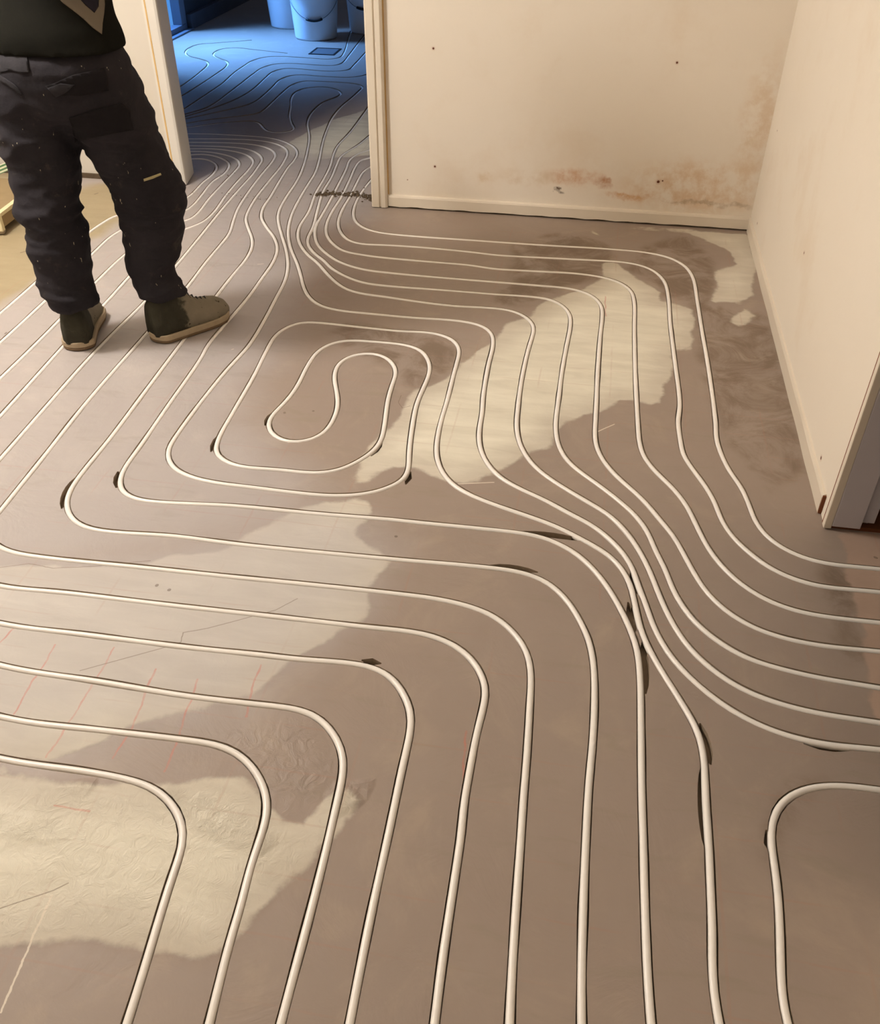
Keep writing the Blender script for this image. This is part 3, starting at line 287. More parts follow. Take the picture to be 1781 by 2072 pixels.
def resample(pts, step):
    P = [np.array(p, float) for p in pts]
    # drop near duplicates, Catmull-Rom, then even spacing and light smoothing
    Q = [P[0]]
    for p in P[1:]:
        if np.linalg.norm(p - Q[-1]) > 0.02: Q.append(p)
    P = [2*Q[0]-Q[1]] + Q + [2*Q[-1]-Q[-2]]; out = []
    for i in range(1, len(P)-2):
        p0, p1, p2, p3 = P[i-1:i+3]
        d = [max(np.linalg.norm(a-b), 1e-4)**0.5 for a, b in ((p0, p1), (p1, p2), (p2, p3))]
        t0, t1 = 0, d[0]; t2 = t1+d[1]; t3 = t2+d[2]; m = max(2, int(np.linalg.norm(p2-p1)/0.008))
        for t in np.linspace(t1, t2, m, endpoint=False):
            a1 = (t1-t)/(t1-t0)*p0+(t-t0)/(t1-t0)*p1; a2 = (t2-t)/(t2-t1)*p1+(t-t1)/(t2-t1)*p2; a3 = (t3-t)/(t3-t2)*p2+(t-t2)/(t3-t2)*p3
            b1 = (t2-t)/(t2-t0)*a1+(t-t0)/(t2-t0)*a2; b2 = (t3-t)/(t3-t1)*a2+(t-t1)/(t3-t1)*a3
            out.append((t2-t)/(t2-t1)*b1+(t-t1)/(t2-t1)*b2)
    out.append(P[-2]); out = np.array(out)
    s = np.concatenate([[0], np.cumsum(np.linalg.norm(np.diff(out, axis=0), axis=1))])
    u = np.linspace(0, s[-1], max(3, int(s[-1]/step)))
    r = np.stack([np.interp(u, s, out[:, k]) for k in range(2)], 1)
    for _ in range(6):
        q = r.copy(); q[1:-1] = (r[:-2]+2*r[1:-1]+r[2:])/4; r = q
    return r
def extend(p, d0, d1):
    p = [np.array(q, float) for q in p]
    if d0: t = p[0]-p[1]; p = [p[0]+t/np.linalg.norm(t)*d0] + p
    if d1: t = p[-1]-p[-2]; p = p+[p[-1]+t/np.linalg.norm(t)*d1]
    return p

EXT = {'S1': (.3,.5),'S2': (.3,.5),'S3': (.3,.5),'S4': (.3,.5),'S5': (.3,.5),'S6': (.3,.5),'S7': (.3,.5),'S8': (.3,.3),'S17': (.5,.4)}
PATH = {}
for k_, p_ in PIPES.items():
    e = EXT.get(k_, (.3,.3))
    PATH[k_] = resample(extend(p_, *e), 0.014)

# ------------------------------------------------------------------ floor with milled grooves
X0, X1, Y0, Y1 = -3.5, 1.7, -0.9, 10.6
GROOVE_HW = 0.0094
def ribbon(path, hw):
    t = np.gradient(path, axis=0); t /= np.linalg.norm(t, axis=1)[:, None]+1e-9
    nrm = np.stack([-t[:, 1], t[:, 0]], 1); return path+nrm*hw, path-nrm*hw
def build_floor():
    verts = []; edges_in = []
    def V(p): verts.append(Vector((float(p[0]), float(p[1])))); return len(verts)-1
    c4 = [V((X0, Y0)), V((X1, Y0)), V((X1, Y1)), V((X0, Y1))]
    edges_in += [(c4[i], c4[(i+1) % 4]) for i in range(4)]
    S0 = []; S1 = []; SH = []
    def strip(path, hw):
        L, R_ = ribbon(path, hw[:, None])
        li = [V(p) for p in L]; ri = [V(p) for p in R_]
        for i in range(len(path)-1):
            edges_in.append((li[i], li[i+1])); edges_in.append((ri[i], ri[i+1]))
            S0.append(path[i]); S1.append(path[i+1]); SH.append((hw[i], hw[i+1]))
        edges_in.append((li[0], ri[0])); edges_in.append((li[-1], ri[-1]))
    def clip(path):
        return path[(path[:, 0] > X0+.02) & (path[:, 0] < X1-.02) & (path[:, 1] > Y0+.02) & (path[:, 1] < Y1-.02)]
    for k_, p in PATH.items():
        p = clip(p)[::2]
        hw = np.array([GROOVE_HW + 0.0016*noise.noise(Vector((q[0]*9, q[1]*9, 0))) for q in p])
        strip(p, hw)
    for g in GOUGE:
        p = resample(g, 0.02); u = np.linspace(0, 1, len(p)); strip(p, 0.002+0.009*np.sin(u*math.pi)**0.6)
    rs = np.random.RandomState(3)
    gx = np.arange(-2.9, 0.95, 0.035); gy = np.arange(0.35, 4.4, 0.035)
    for x in gx:
        for y in gy: V((x+rs.uniform(-.006, .006), y+rs.uniform(-.006, .006)))
    vo, eo, fo, ov, oe, of = delaunay_2d_cdt(verts, edges_in, [], 0, 1e-5)
    vo = np.array([(v.x, v.y) for v in vo])
    from mathutils.kdtree import KDTree
    S0 = np.array(S0); S1 = np.array(S1); SH = np.array(SH); mid = (S0+S1)/2
    kd = KDTree(len(mid))
    for i, q in enumerate(mid): kd.insert((q[0], q[1], 0), i)
    kd.balance()
    keep = []; drop = []
    for f in fo:
        c = vo[list(f)].mean(0); inside = False
        for _, i, dist in kd.find_range((c[0], c[1], 0), 0.028):
            ab = S1[i]-S0[i]; t = ((c-S0[i])@ab)/(ab@ab+1e-12)
            if -0.02 <= t <= 1.02 and np.linalg.norm(c-S0[i]-t*ab) < SH[i][0]*(1-t)+SH[i][1]*t: inside = True; break
        (drop if inside else keep).append(list(f))
    V3 = [(x, y, 0.0) for x, y in vo]; nv = len(V3); D = -0.0205
    edges = {}
    for f in keep:
        for a, b in zip(f, f[1:]+f[:1]): edges[(a, b)] = 1
    F = [tuple(f) for f in keep]; mi = [0]*len(F)
    low = {}
    def lo(i):
        if i not in low: low[i] = len(V3); V3.append((vo[i][0], vo[i][1], D))
        return low[i]
    for f in drop:
        F.append(tuple(lo(i) for i in f)); mi.append(1)
        for a, b in zip(f, f[1:]+f[:1]):
            if (b, a) in edges: F.append((b, a, lo(a), lo(b))); mi.append(1)
    me = bpy.data.meshes.new('floor'); me.from_pydata(V3, [], F); me.update()
    me.materials.append(M['floor']); me.materials.append(M['groove']); me.polygons.foreach_set('material_index', mi)
    P = np.array([(v[0], v[1]) for v in V3])
    for key, polys in POLY.items():
        best = np.full(len(P), -9.0)
        for poly in polys:
            q = np.array(poly); d = np.full(len(P), 9.0); ins = np.zeros(len(P), bool)
            for a, b in zip(q, np.roll(q, -1, 0)):
                ab = b-a; t = np.clip(((P-a)@ab)/(ab@ab+1e-12), 0, 1)
                d = np.minimum(d, np.linalg.norm(P-a-t[:, None]*ab, axis=1))
                c = (a[1] > P[:, 1]) != (b[1] > P[:, 1])
                with np.errstate(all='ignore'):
                    ins ^= c & (P[:, 0] < (b[0]-a[0])*(P[:, 1]-a[1])/(b[1]-a[1]+1e-15)+a[0])
            best = np.maximum(best, np.where(ins, d, -d))
        at = me.attributes.new(key, 'FLOAT', 'POINT'); at.data.foreach_set('value', np.clip(best, -.3, .3).astype(np.float32))
    o = bpy.data.objects.new('floor', me); COL.objects.link(o); return struct(o)
build_floor()

# ------------------------------------------------------------------ room shell
CZ = 2.55
struct(box('ceiling', (-3.7, -1.1, CZ), (1.9, 10.8, CZ+.1), M['ceiling']))
struct(box('wall_back', (-0.96, BACK_Y, 0.0), (0.70, 4.42, CZ), M['back_wall']))
struct(MB().box((-3.5, 4.275, 0.012), (-2.07, 4.42, CZ)).build('wall_left', M['wall']))
struct(box('wall_front', (-3.7, -1.1, -.02), (1.9, -0.9, CZ), M['wall']))
struct(MB().box((-2.07, 4.2, 2.12), (-0.96, 4.42, CZ)).build('wall_lintel', M['wall']))
struct(box('wall_outer', (-3.72, -1.1, -.02), (-3.5, 4.42, CZ), M['wall']))
struct(MB().box((0.69, 2.022, 0.0), (0.80, 4.42, CZ)).box((0.69, -0.9, 2.12), (0.80, 2.022, CZ)).box((0.69, -0.9, 0), (0.80, 0.95, CZ)).build('wall_right', M['right_wall']))
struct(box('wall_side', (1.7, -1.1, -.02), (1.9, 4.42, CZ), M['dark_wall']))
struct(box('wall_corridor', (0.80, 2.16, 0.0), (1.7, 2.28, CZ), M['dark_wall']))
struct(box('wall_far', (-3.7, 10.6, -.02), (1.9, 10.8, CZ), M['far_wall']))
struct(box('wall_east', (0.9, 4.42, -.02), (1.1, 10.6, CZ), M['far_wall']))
# far room left wall: glazed door opening y 6.25..7.95
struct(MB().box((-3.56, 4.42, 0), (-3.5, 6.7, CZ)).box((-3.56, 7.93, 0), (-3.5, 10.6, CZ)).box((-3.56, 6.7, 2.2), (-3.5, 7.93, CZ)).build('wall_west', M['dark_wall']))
dr = struct(MB().box((-3.57, 6.7, 0.0), (-3.49, 7.93, 0.05)).box((-3.57, 6.7, 2.14), (-3.49, 7.93, 2.2)).box((-3.57, 6.7, 0.05), (-3.49, 6.78, 2.14)).box((-3.57, 7.83, 0.05), (-3.49, 7.93, 2.14)).build('door_1', M['frame_blue'], None, False, 0.004))
MB().box((-3.535, 6.78, 0.05), (-3.529, 7.83, 2.14)).build('glass_pane', M['glass'], dr)
struct(MB().box((-3.5, 7.95, 0), (-3.455, 10.6, 0.11)).build('baseboard_west', M['dark_floorboard'], None, False, 0.004))
struct(MB().box((-3.5, 6.7, 0), (-3.44, 7.95, 0.012)).build('trim_3', M['frame_blue'], None, False, 0.003))

# back-wall baseboard (bevelled top, small gap under it)
bb = MB()
prof = [(4.140, 0.008), (4.124, 0.008), (4.124, 0.050), (4.127, 0.057), (4.134, 0.060), (4.140, 0.060)]
rs_ = []
for i in range(60):
    x = -0.952 + 1.640*i/59.0
    rs_.append([(x, y, z + (0.004*noise.noise(Vector((x*14, z*20, 0))) if z < .01 else 0)) for y, z in prof])
bb.rings(rs_)
struct(bb.build('baseboard_back', M['paint']))
struct(box('trim_4', (-0.955, 4.134, -0.010), (0.69, 4.141, 0.004), M['rubble']))
# right-wall baseboard with its bare end grain
bb = MB(); prof = [(0.690, 0.0), (0.681, 0.0), (0.6805, 0.05), (0.684, 0.060), (0.690, 0.0615)]
rs_ = []
for i in range(60):
    y = 2.062 + (4.124-2.062)*i/59.0; wv = 0.002*noise.noise(Vector((y*5, 0, 3)))
    rs_.append([(x + (wv if j in (1, 2) else 0), y, z) for j, (x, z) in enumerate(prof)][::-1])
bb.rings(rs_)
br_ = struct(bb.build('baseboard_right', M['paint']))
MB().box((0.6812, 2.056, 0.002), (0.6895, 2.0618, 0.058)).build('bare_end', M['brown'], br_)
# casing on the right of the doorway in the back wall: flat board with a bead
cs = MB()
prof = [(-1.028, 4.30), (-1.028, 4.118), (-1.022, 4.112), (-0.992, 4.112), (-0.989, 4.119), (-0.985, 4.119), (-0.980, 4.110), (-0.962, 4.110), (-0.953, 4.118), (-0.953, 4.139), (-0.953, 4.30)]
cs.rings([[(x, y, z) for x, y in prof][::-1] for z in (0.004, 0.5, 1.0, 1.6, 2.15)])
struct(cs.build('trim_1', M['paint']))
struct(box('trim_5', (-0.9535, 4.134, 0.06), (-0.949, 4.1415, CZ-.3), M['ochre']))  # ochre strip paints a yellowish shading line along the casing edge
struct(box('trim_6', (-1.024, 4.30, 0.0), (-0.955, 4.42, 2.12), M['paint']))
# left jamb with casing, groove and plaster
cs = MB()
prof = [(-2.075, 4.30), (-2.075, 4.262), (-2.062, 4.258), (-2.055, 4.262), (-2.050, 4.252), (-2.047, 4.240), (-2.010, 4.238), (-2.000, 4.243), (-1.998, 4.252), (-2.030, 4.42), (-2.075, 4.42)]
cs.rings([[(x, y, z) for x, y in prof][::-1] for z in (0.006, 0.3, 0.6, 0.9, 1.2, 1.6, 2.15)])
struct(cs.build('trim_2', M['white_paint']))
struct(MB().box((-2.058, 4.247, 0.02), (-2.0515, 4.262, 2.1)).build('trim_7', M['ochre']))
struct(MB().box((-3.49, 4.262, -0.002), (-2.08, 4.30, 0.022)).build('trim_8', M['rubble']))
struct(box('trim_9', (-2.1, 4.2, 2.1), (-0.94, 4.28, 2.16), M['paint']))
# doorway in the right wall: bare gap, casing edge, grey rebated jamb
struct(box('trim_10', (0.688, 2.008, 0.0), (0.70, 2.024, 2.12), M['caulk']))
struct(box('trim_11', (0.684, 1.990, 0.004), (0.704, 2.009, 2.12), M['paint'], None, 0.002))
struct(MB().box((0.704, 1.990, 0.012), (0.775, 2.04, 2.12)).box((0.775, 2.010, 0.02), (0.812, 2.04, 2.12)).build('door_2', M['grey_paint'], None, False, 0.002))
struct(MB().box((0.70, 2.0, -0.004), (0.85, 2.16, 0.011)).build('trim_12', M['brown']))

# ------------------------------------------------------------------ heating pipes
ORD = {'S1': 'white heating pipe lying closest to the back wall baseboard and the right wall',
 'S2': 'second white heating pipe out from the back wall baseboard, bending beside the right wall',
 'S3': 'third white heating pipe out from the back wall baseboard, running out through the right doorway',
 'S4': 'fourth white heating pipe out from the back wall baseboard, running out through the right doorway',
 'S5': 'fifth white heating pipe out from the back wall, nearly touching its neighbour in the doorway',
 'S6': 'sixth white heating pipe out from the back wall baseboard, leaving at the right edge',
 'S7': 'seventh white heating pipe from the back wall, the last that leaves at the right edge',
 'S8': 'long white heating pipe coiled into the closed spiral in the middle of the floor',
 'S9': 'white heating pipe bending just outside the spiral, passing the toe of the right shoe',
 'S10': 'second white heating pipe outside the spiral, with the leftmost bend in full view',
 'S11': 'white heating pipe passing under the right shoe heel and returning from the left edge',
 'S12': 'white heating pipe between the two shoes, fifth bend out from the lower left corner',
 'S13': 'white heating pipe under the left shoe, fourth bend out from the lower left corner',
 'S14': 'white heating pipe behind the left heel, third bend out from the lower left corner',
 'S15': 'white heating pipe passing behind the left calf, second bend out from the lower left corner',
 'S16': 'outermost white heating pipe behind the legs, innermost bend of the lower left corner',
 'S17': 'white heating pipe making a lone rounded corner at the lower right',
 'U1': 'heating pipe in the far room, nearest of the five that sweep around the floor drain',
 'U2': 'heating pipe in the far room, second of the sweeping five counted from the doorway',
 'U3': 'heating pipe in the far room, third of the sweeping five counted from the doorway',
 'U4': 'heating pipe in the far room that passes closest below the square floor drain',
 'U5': 'heating pipe in the far room with a hook bend in the blue daylight, right one',
 'U6': 'heating pipe in the far room with a hook bend nearest the glazed door'}
for k_ in PATH:
    p = PATH[k_]; m = MB(); pts = []
    for q in p:
        f = min(1, max(0, (q[1]-4.9)/0.7)); z = -0.0052 - 0.0072*f + 0.0015*noise.noise(Vector((q[0]*3, q[1]*3, 5)))
        pts.append((q[0], q[1], max(z, -0.0127)))
    cx, cy = float(p[:, 0].mean()), float(p[:, 1].mean())
    m.tube([(x-cx, y-cy, z) for x, y, z in pts], 0.0077, 10)
    tag(m.build('heating_pipe', M['pipe'], None, True, 0, (cx, cy, 0)), ORD[k_], 'pipe', 'heating pipes laid in the floor grooves')

# ------------------------------------------------------------------ cement rubble at the doorway
def rubble(name, spots, seed, label):
    rs = random.Random(seed); m = MB()
    for (x, y, sx, sy, n, r) in spots:
        for _ in range(n):
            c = Vector((x+rs.gauss(0, sx), y+rs.gauss(0, sy), 0)); q = r*rs.uniform(.4, 1.2); i0 = len(m.v)
            bm = bmesh.new(); bmesh.ops.create_icosphere(bm, subdivisions=1, radius=q)
            for v in bm.verts: m.v.append(tuple(c + Vector((v.co.x*rs.uniform(.8, 1.5), v.co.y, v.co.z*.6 + q*.45)) + Vector([rs.uniform(-1, 1)*q*.25 for _ in range(3)])))
            for f in bm.faces: m.f.append(tuple(i0+v.index for v in f.verts))
            bm.free()
    return tag(m.build(name, M['rubble']), label, 'rubble', None, 'stuff')
rubble('cement_rubble', [(-1.31, 4.235, .02, .010, 60, .005), (-1.24, 4.255, .03, .012, 70, .006), (-1.15, 4.265, .04, .016, 110, .0055), (-1.06, 4.25, .022, .024, 90, .0055)], 4, 'dark crumbled cement debris between the pipes beside the right door casing')
rubble('cement_crumbs', [(-1.72, 4.15, .14, .02, 26, .0025), (-1.83, 4.42, .12, .02, 12, .0025), (-2.2, 4.2, .1, .012, 14, .004)], 9, 'small dark cement crumbs on the floor between the two door jambs')

# ------------------------------------------------------------------ floor drain and buckets in the far room
dt = empty('floor_drain', (-2.145, 7.33, 0)); tag(dt, 'square dark-rimmed drain hatch in the blue lit far floor', 'drain')
MB().box((-.10, -.115, 0), (.10, -.098, .004)).box((-.10, .098, 0), (.10, .115, .004)).box((-.10, -.098, 0), (-.086, .098, .004)).box((.086, -.098, 0), (.10, .098, .004)).build('rim', M['black'], dt)
MB().box((-.086, -.098, 0), (.086, .098, .002)).build('cover', plain('drain_cover', srgb(92, 90, 90), 0.6, 0.3), dt)

def bucket(loc, rz, label, r0=0.165, r1=0.20, h=0.46, bail=True, bail_drop=0.20, bail_az=-math.pi/2):
    t = empty('bucket', loc, rz); tag(t, label, 'bucket', 'white buckets in the far room')
    n = 40; ring = lambda r, z: [(r*math.cos(2*math.pi*j/n), r*math.sin(2*math.pi*j/n), z) for j in range(n)]
    MB().rings([ring(r0-.012, 0.0), ring(r0-.003, .004), ring(r0, .014), ring((r0+r1)/2, h*.5), ring(r1, h-.06), ring(r1+.008, h-.055), ring(r1+.008, h-.03), ring(r1, h-.028), ring(r1+.002, h-.004), ring(r1-.006, h), ring(r1-.010, h-.01), ring(r0-.01, .02)]).build('body', M['bucket'], t, True)
    if bail:
        R1 = r1+.012; pts = []
        for i in range(33):
            a = math.pi*i/32; side = math.cos(a); dn = math.sin(a)
            az = bail_az; ax = Vector((math.cos(az), math.sin(az), 0)); sd = Vector((-math.sin(az), math.cos(az), 0))
            rr = R1+.004
            zz = h-.05-bail_drop*dn
            rb = r0+(r1-r0)*zz/h+.012
            x_ = side*rr; y_ = math.sqrt(max(0, rb*rb-min(rb*rb, x_*x_)))
            p = sd*x_+ax*(y_); pts.append((p.x, p.y, zz))
        MB().tube(pts, 0.0022, 6).build('bail', M['wire'], t, True)
        g = [pts[13], pts[16], pts[19]]; c = [Vector(q)+ax*.004 for q in pts[13:20]]
        MB().tube(c, 0.010, 8).build('grip', M['black'], t, True)
        for s_ in (0, -1): MB().tube([Vector(pts[s_])*1.0 - Vector((0, 0, .012)), Vector(pts[s_])+Vector((0, 0, .014))], 0.014, 8).build('ear', M['bucket'], t, True)
    return t
bucket((-2.36, 7.84, 0), 0.0, 'white bucket standing in front, its black handle grip hanging at the front', 0.168, 0.20, 0.46, True, 0.26, -1.32)
bucket((-2.70, 8.26, 0), 0.0, 'white bucket behind and to the left, the bluest of the three', 0.168, 0.205, 0.50, True, 0.15, 1.9)
bucket((-1.99, 8.17, 0), 0.0, 'white bucket behind and to the right, partly hidden by the door casing', 0.168, 0.20, 0.46, True, 0.22, -1.55)

# ------------------------------------------------------------------ low trolley and straightedge at the left edge
tr = empty('trolley', (-2.70, 3.72, 0), 0.08); tag(tr, 'low wooden trolley with pale worn top edge behind the worker at the left edge', 'trolley')
M['tan'] = plain('dusty_board', srgb(150, 130, 98), 0.85, 0.1, 0.15, 14, 0.1)
M['pale_edge'] = plain('chipped_edge', srgb(222, 208, 168), 0.8, 0.2, 0.15, 50, 0.2)
MB().box((-.17, -.24, .028), (.150, .24, .083)).build('deck', M['tan'], tr, False, 0.003)
em = MB(); rr_ = []
for i in range(30):
    y = -.25+.5*i/29; w_ = .012+.003*noise.noise(Vector((y*40, 0, 0)))
    rr_.append([(.150-w_, y, .082), (.158, y, .080), (.158, y, .094+.002*noise.noise(Vector((y*30, 4, 0)))), (.150-w_, y, .096)])
em.rings(rr_).build('edge_strip', M['pale_edge'], tr)
MB().box((.10, -.262, .020), (.160, -.238, .092)).build('end_post', M['pale_edge'], tr, False, 0.004)
for x_, y_ in ((.135, -.235), (.135, .21), (-.14, -.235), (-.14, .21)):
    MB().tube([(x_-.012, y_, .017), (x_+.012, y_, .017)], .017, 16).build('wheel', plain('caster', srgb(176, 160, 140), 0.6), tr, True)
sm = N('green_white_stripes', 0.5); sx_ = sm.n('ShaderNodeSeparateXYZ'); sm.put(sx_.inputs[0], sm.obj())
st_ = sm.step(sm.math('SINE', sm.math('MULTIPLY', sx_.outputs[2], 420.0)), -0.2, 0.3)
sm.color(sm.mix(st_, srgb(96, 134, 92), srgb(226, 228, 200)))
se = MB().box((-.45, -.004, -.018), (.09, .004, .018)).build('straightedge', sm.m, None, False, 0.001, (-2.76, 3.96, 0.134))
se.rotation_euler = (0, -0.32, 0.35); tag(se, 'green and white striped straightedge leaning over the trolley at the left edge', 'tool')
sk = MB().tube([(-3.1, 4.02, .02), (-2.9, 3.98, .06), (-2.7, 3.9, .085), (-2.55, 3.84, .096), (-2.50, 3.76, .098)], 0.003, 8).build('cord', M['pale_edge'], None, True)
tag(sk, 'thin pale cord draped across the trolley', 'cord')

# ------------------------------------------------------------------ ceiling lamps (above the view; the near one is an added fill)
def pendant(loc, label):
    t = empty('pendant_lamp', (loc[0], loc[1], CZ)); tag(t, label, 'lamp')
    dz = loc[2]-CZ
    k = N('bulb_glass'); k.b.inputs['Base Color'].default_value = (1, .9, .7, 1); k.b.inputs['Emission Color'].default_value = WARM+(1,); k.b.inputs['Emission Strength'].default_value = 6
    MB().tube([(0, 0, 0), (0, 0, dz+.13)], .003, 6).build('flex', M['black'], t)
    MB().tube([(0, 0, dz+.14), (0, 0, dz+.085)], .018, 12).build('socket', M['black'], t, True)
    MB().tube([(0, 0, 0), (0, 0, -.02)], .045, 16).build('rose', M['white_paint'], t, True)
    b_ = MB().rings([[(r*math.cos(a*math.pi/8), r*math.sin(a*math.pi/8), dz+z) for a in range(16)] for r, z in ((.012, .09), (.014, .07), (.026, .045), (.031, .02), (.028, -.005), (.016, -.024), (.003, -.03))]).build('bulb', k.m, t, True)
    b_.visible_shadow = True
pendant((LAMP_POS[0], LAMP_POS[1], LAMP_POS[2]+.16), 'bare bulb pendant over the left part of the room')
pendant((FILL_POS[0], FILL_POS[1], FILL_POS[2]+.16), 'added bare bulb pendant, a fill over the near part of the room')

# ------------------------------------------------------------------ worker
def denim():
    k = N('dirty_denim', 0.85, 0.15); O = k.pos()
    c = k.mix(k.noise(6.0, 5, 0.6), srgb(27, 25, 29), srgb(53, 49, 53))
    c = k.mix(k.math('MULTIPLY', k.step(k.noise(14.0, 6, 0.7), 0.58, 0.78), 0.45), c, srgb(92, 84, 74))
    mp = k.n('ShaderNodeMapping'); mp.inputs['Scale'].default_value = (1, 1, .35); mp.inputs['Rotation'].default_value = (0.3, 0.5, 0); k.put(mp.inputs['Vector'], O)
    c = k.mix(k.step(k.noise(75.0, 2, 0.5, mp.outputs['Vector']), 0.735, 0.76), c, srgb(170, 158, 136))
    k.color(c); k.bump(k.noise(22.0, 5, 0.6), 0.35, 0.01); return k.m
M['denim'] = denim()
M['denim_dark'] = plain('dark_denim', srgb(34, 31, 33), 0.9, 0.1, 0.2, 30, 0.1)
M['denim_grey'] = plain('worn_pocket', srgb(50, 48, 51), 0.85, 0.1, 0.3, 40, 0.2)
M['shirt'] = plain('black_fleece', srgb(29, 28, 24), 0.95, 0.05, 0.25, 14, 0.15)
M['print'] = plain('faded_print', srgb(118, 108, 94), 0.85, 0.1, 0.08, 20)
M['print_dark'] = plain('print_navy', srgb(44, 40, 48), 0.85, 0.1, 0.08, 20)
M['sneaker'] = None
def sneaker_mat():
    k = N('muddy_sneaker', 0.85, 0.15); sx = k.n('ShaderNodeSeparateXYZ'); k.put(sx.inputs[0], k.obj())
    toe = k.step(k.math('ADD', sx.outputs[1], k.math('MULTIPLY', k.math('SUBTRACT', k.noise(30.0, 5, .6), .5), .08)), 0.105, 0.125)
    heel = k.mix(k.noise(25.0, 5), srgb(40, 40, 32), srgb(72, 68, 56))
    front = k.mix(k.noise(18.0, 5), srgb(112, 104, 88), srgb(146, 136, 118))
    c = k.mix(toe, heel, front)
    c = k.mix(k.step(k.noise(60.0, 3), .66, .72), c, srgb(60, 50, 38))
    k.color(c); k.bump(k.noise(50.0, 4), .4, .006); return k.m
M['sneaker'] = sneaker_mat()
M['sole'] = plain('dirty_rubber', srgb(172, 154, 128), 0.8, 0.2, 0.18, 30, 0.2)
M['outsole'] = plain('worn_outsole', srgb(120, 100, 78), 0.9, 0.1, 0.25, 30, 0.2)
M['skin'] = plain('skin', srgb(196, 148, 122), 0.55, 0.3, 0.06, 20)
M['hair'] = plain('brown_hair', srgb(58, 42, 30), 0.7, 0.3, 0.3, 60, 0.5)

person = empty('person', (-1.60, 2.68, 0))
tag(person, 'worker seen from behind in dirty dark jeans and black sweatshirt, standing at the left', 'person')
PO = Vector((-1.60, 2.68, 0))
def skin_body():
    vs = []; es = []; rad = []
    def add(p, r, par=None):
        vs.append(Vector(p)-PO); rad.append(r if isinstance(r, tuple) else (r, r)); i = len(vs)-1
        if par is not None: es.append((par, i))
        return i
    pel = add((-1.61, 2.71, .88), (.115, .09))
    sp = add((-1.60, 2.74, 1.05), (.11, .085), pel); ch = add((-1.58, 2.80, 1.24), (.13, .095), sp); up = add((-1.57, 2.85, 1.36), (.09, .075), ch)
    nk = add((-1.56, 2.89, 1.44), .05, up); hb = add((-1.555, 2.93, 1.52), (.068, .075), nk); ht = add((-1.55, 2.95, 1.61), (.072, .085), hb)
    add((-1.55, 3.045, 1.525), (.016, .014), hb)           # nose
    for s_ in (-1, 1): add((-1.55+s_*.082, 2.935, 1.545), (.010, .02), hb)   # ears
    for s_, hx, kx, ky, ax_, ay in ((-1, -1.71, -1.73, 2.66, -1.715, 2.63), (1, -1.52, -1.475, 2.80, -1.447, 2.72)):
        h_ = add((hx, 2.70, .80), (.085, .085), pel); k_ = add((kx, ky, .47), (.055, .055), h_); c_ = add(((kx+ax_)/2, (ky+ay)/2-.01, .32), .052, k_)
        d = Vector((-.30, .93, 0)) if s_ < 0 else Vector((.165, .235, 0)); d.normalize(); hx_, hy_ = ((-1.700, 2.555) if s_ < 0 else (-1.478, 2.668))
        a_ = add((hx_+d.x*.06, hy_+d.y*.06, .10), .026, c_)
        add((hx_+d.x*.15, hy_+d.y*.15, .055), .022, a_)
    for s_ in (-1, 1):
        sh = add((-1.57+s_*.17, 2.84, 1.34), .052, up); el = add((-1.57+s_*.25, 2.98, 1.12), .042, sh); wr = add((-1.57+s_*.15, 3.20, 1.07), (.028, .022), el)
        pm = add((-1.57+s_*.13, 3.26, 1.06), (.036, .018), wr)
        base = Vector((-1.57+s_*.125, 3.295, 1.06))
        for f_, (dx, L) in enumerate(((-.030, .062), (-.010, .072), (.010, .068), (.029, .052))):
            a = add(base+Vector((dx, 0, 0)), .0095, pm); b = add(base+Vector((dx*1.1, L*.5, -.006)), .0088, a); add(base+Vector((dx*1.1, L*.85, -.028)), .0078, b)
        th = add(base+Vector((-s_*.042, -.030, -.004)), .011, pm); add(base+Vector((-s_*.055, .012, -.020)), .0095, th)
    me = bpy.data.meshes.new('body'); me.from_pydata(vs, es, []); o = bpy.data.objects.new('body', me); COL.objects.link(o)
    md = o.modifiers.new('skin', 'SKIN'); 
    if not me.skin_vertices: 
        pass
    return o, rad
def eval_mesh(o):
    dg = bpy.context.evaluated_depsgraph_get(); return bpy.data.meshes.new_from_object(o.evaluated_get(dg))

def swap(o, mat, name, parent, smooth=True):
    me = eval_mesh(o); me.name = name; me.materials.clear(); me.materials.append(mat)
    if smooth: me.polygons.foreach_set('use_smooth', [True]*len(me.polygons))
    bpy.data.objects.remove(o); q = bpy.data.objects.new(name, me); COL.objects.link(q)
    if parent: q.parent = parent
    return q
bo, rad = skin_body()
bm = bmesh.new(); bm.from_mesh(bo.data); lay = bm.verts.layers.skin.verify()
for v, r in zip(bm.verts, rad): v[lay].radius = r
bm.verts.ensure_lookup_table(); bm.verts[0][lay].use_root = True
bm.to_mesh(bo.data); bm.free()
sb = bo.modifiers.new('sub', 'SUBSURF'); sb.levels = 2
bpy.context.view_layer.update()
body = swap(bo, M['skin'], 'body', person)

def ell(c, rx, ry, n=40, rot=0.0, sq=2.3):
    out = []
    for j in range(n):
        a = 2*math.pi*j/n; ca, sa = math.cos(a), math.sin(a)
        x = rx*math.copysign(abs(ca)**(2/sq), ca); y = ry*math.copysign(abs(sa)**(2/sq), sa)
        out.append(Vector((c[0]+x*math.cos(rot)-y*math.sin(rot), c[1]+x*math.sin(rot)+y*math.cos(rot), c[2])))
    return out
def interp_rings(keys, step):
    z0, z1 = keys[0][2], keys[-1][2]; n = max(2, int(abs(z1-z0)/step)); K = np.array(keys); zs = np.linspace(z0, z1, n)
    order = np.argsort(K[:, 2]); cols = [np.interp(zs, K[order, 2], K[order, c]) for c in range(K.shape[1])]
    r = np.stack(cols, 1)
    for _ in range(3): q = r.copy(); q[1:-1] = (r[:-2]+2*r[1:-1]+r[2:])/4; r = q
    return r
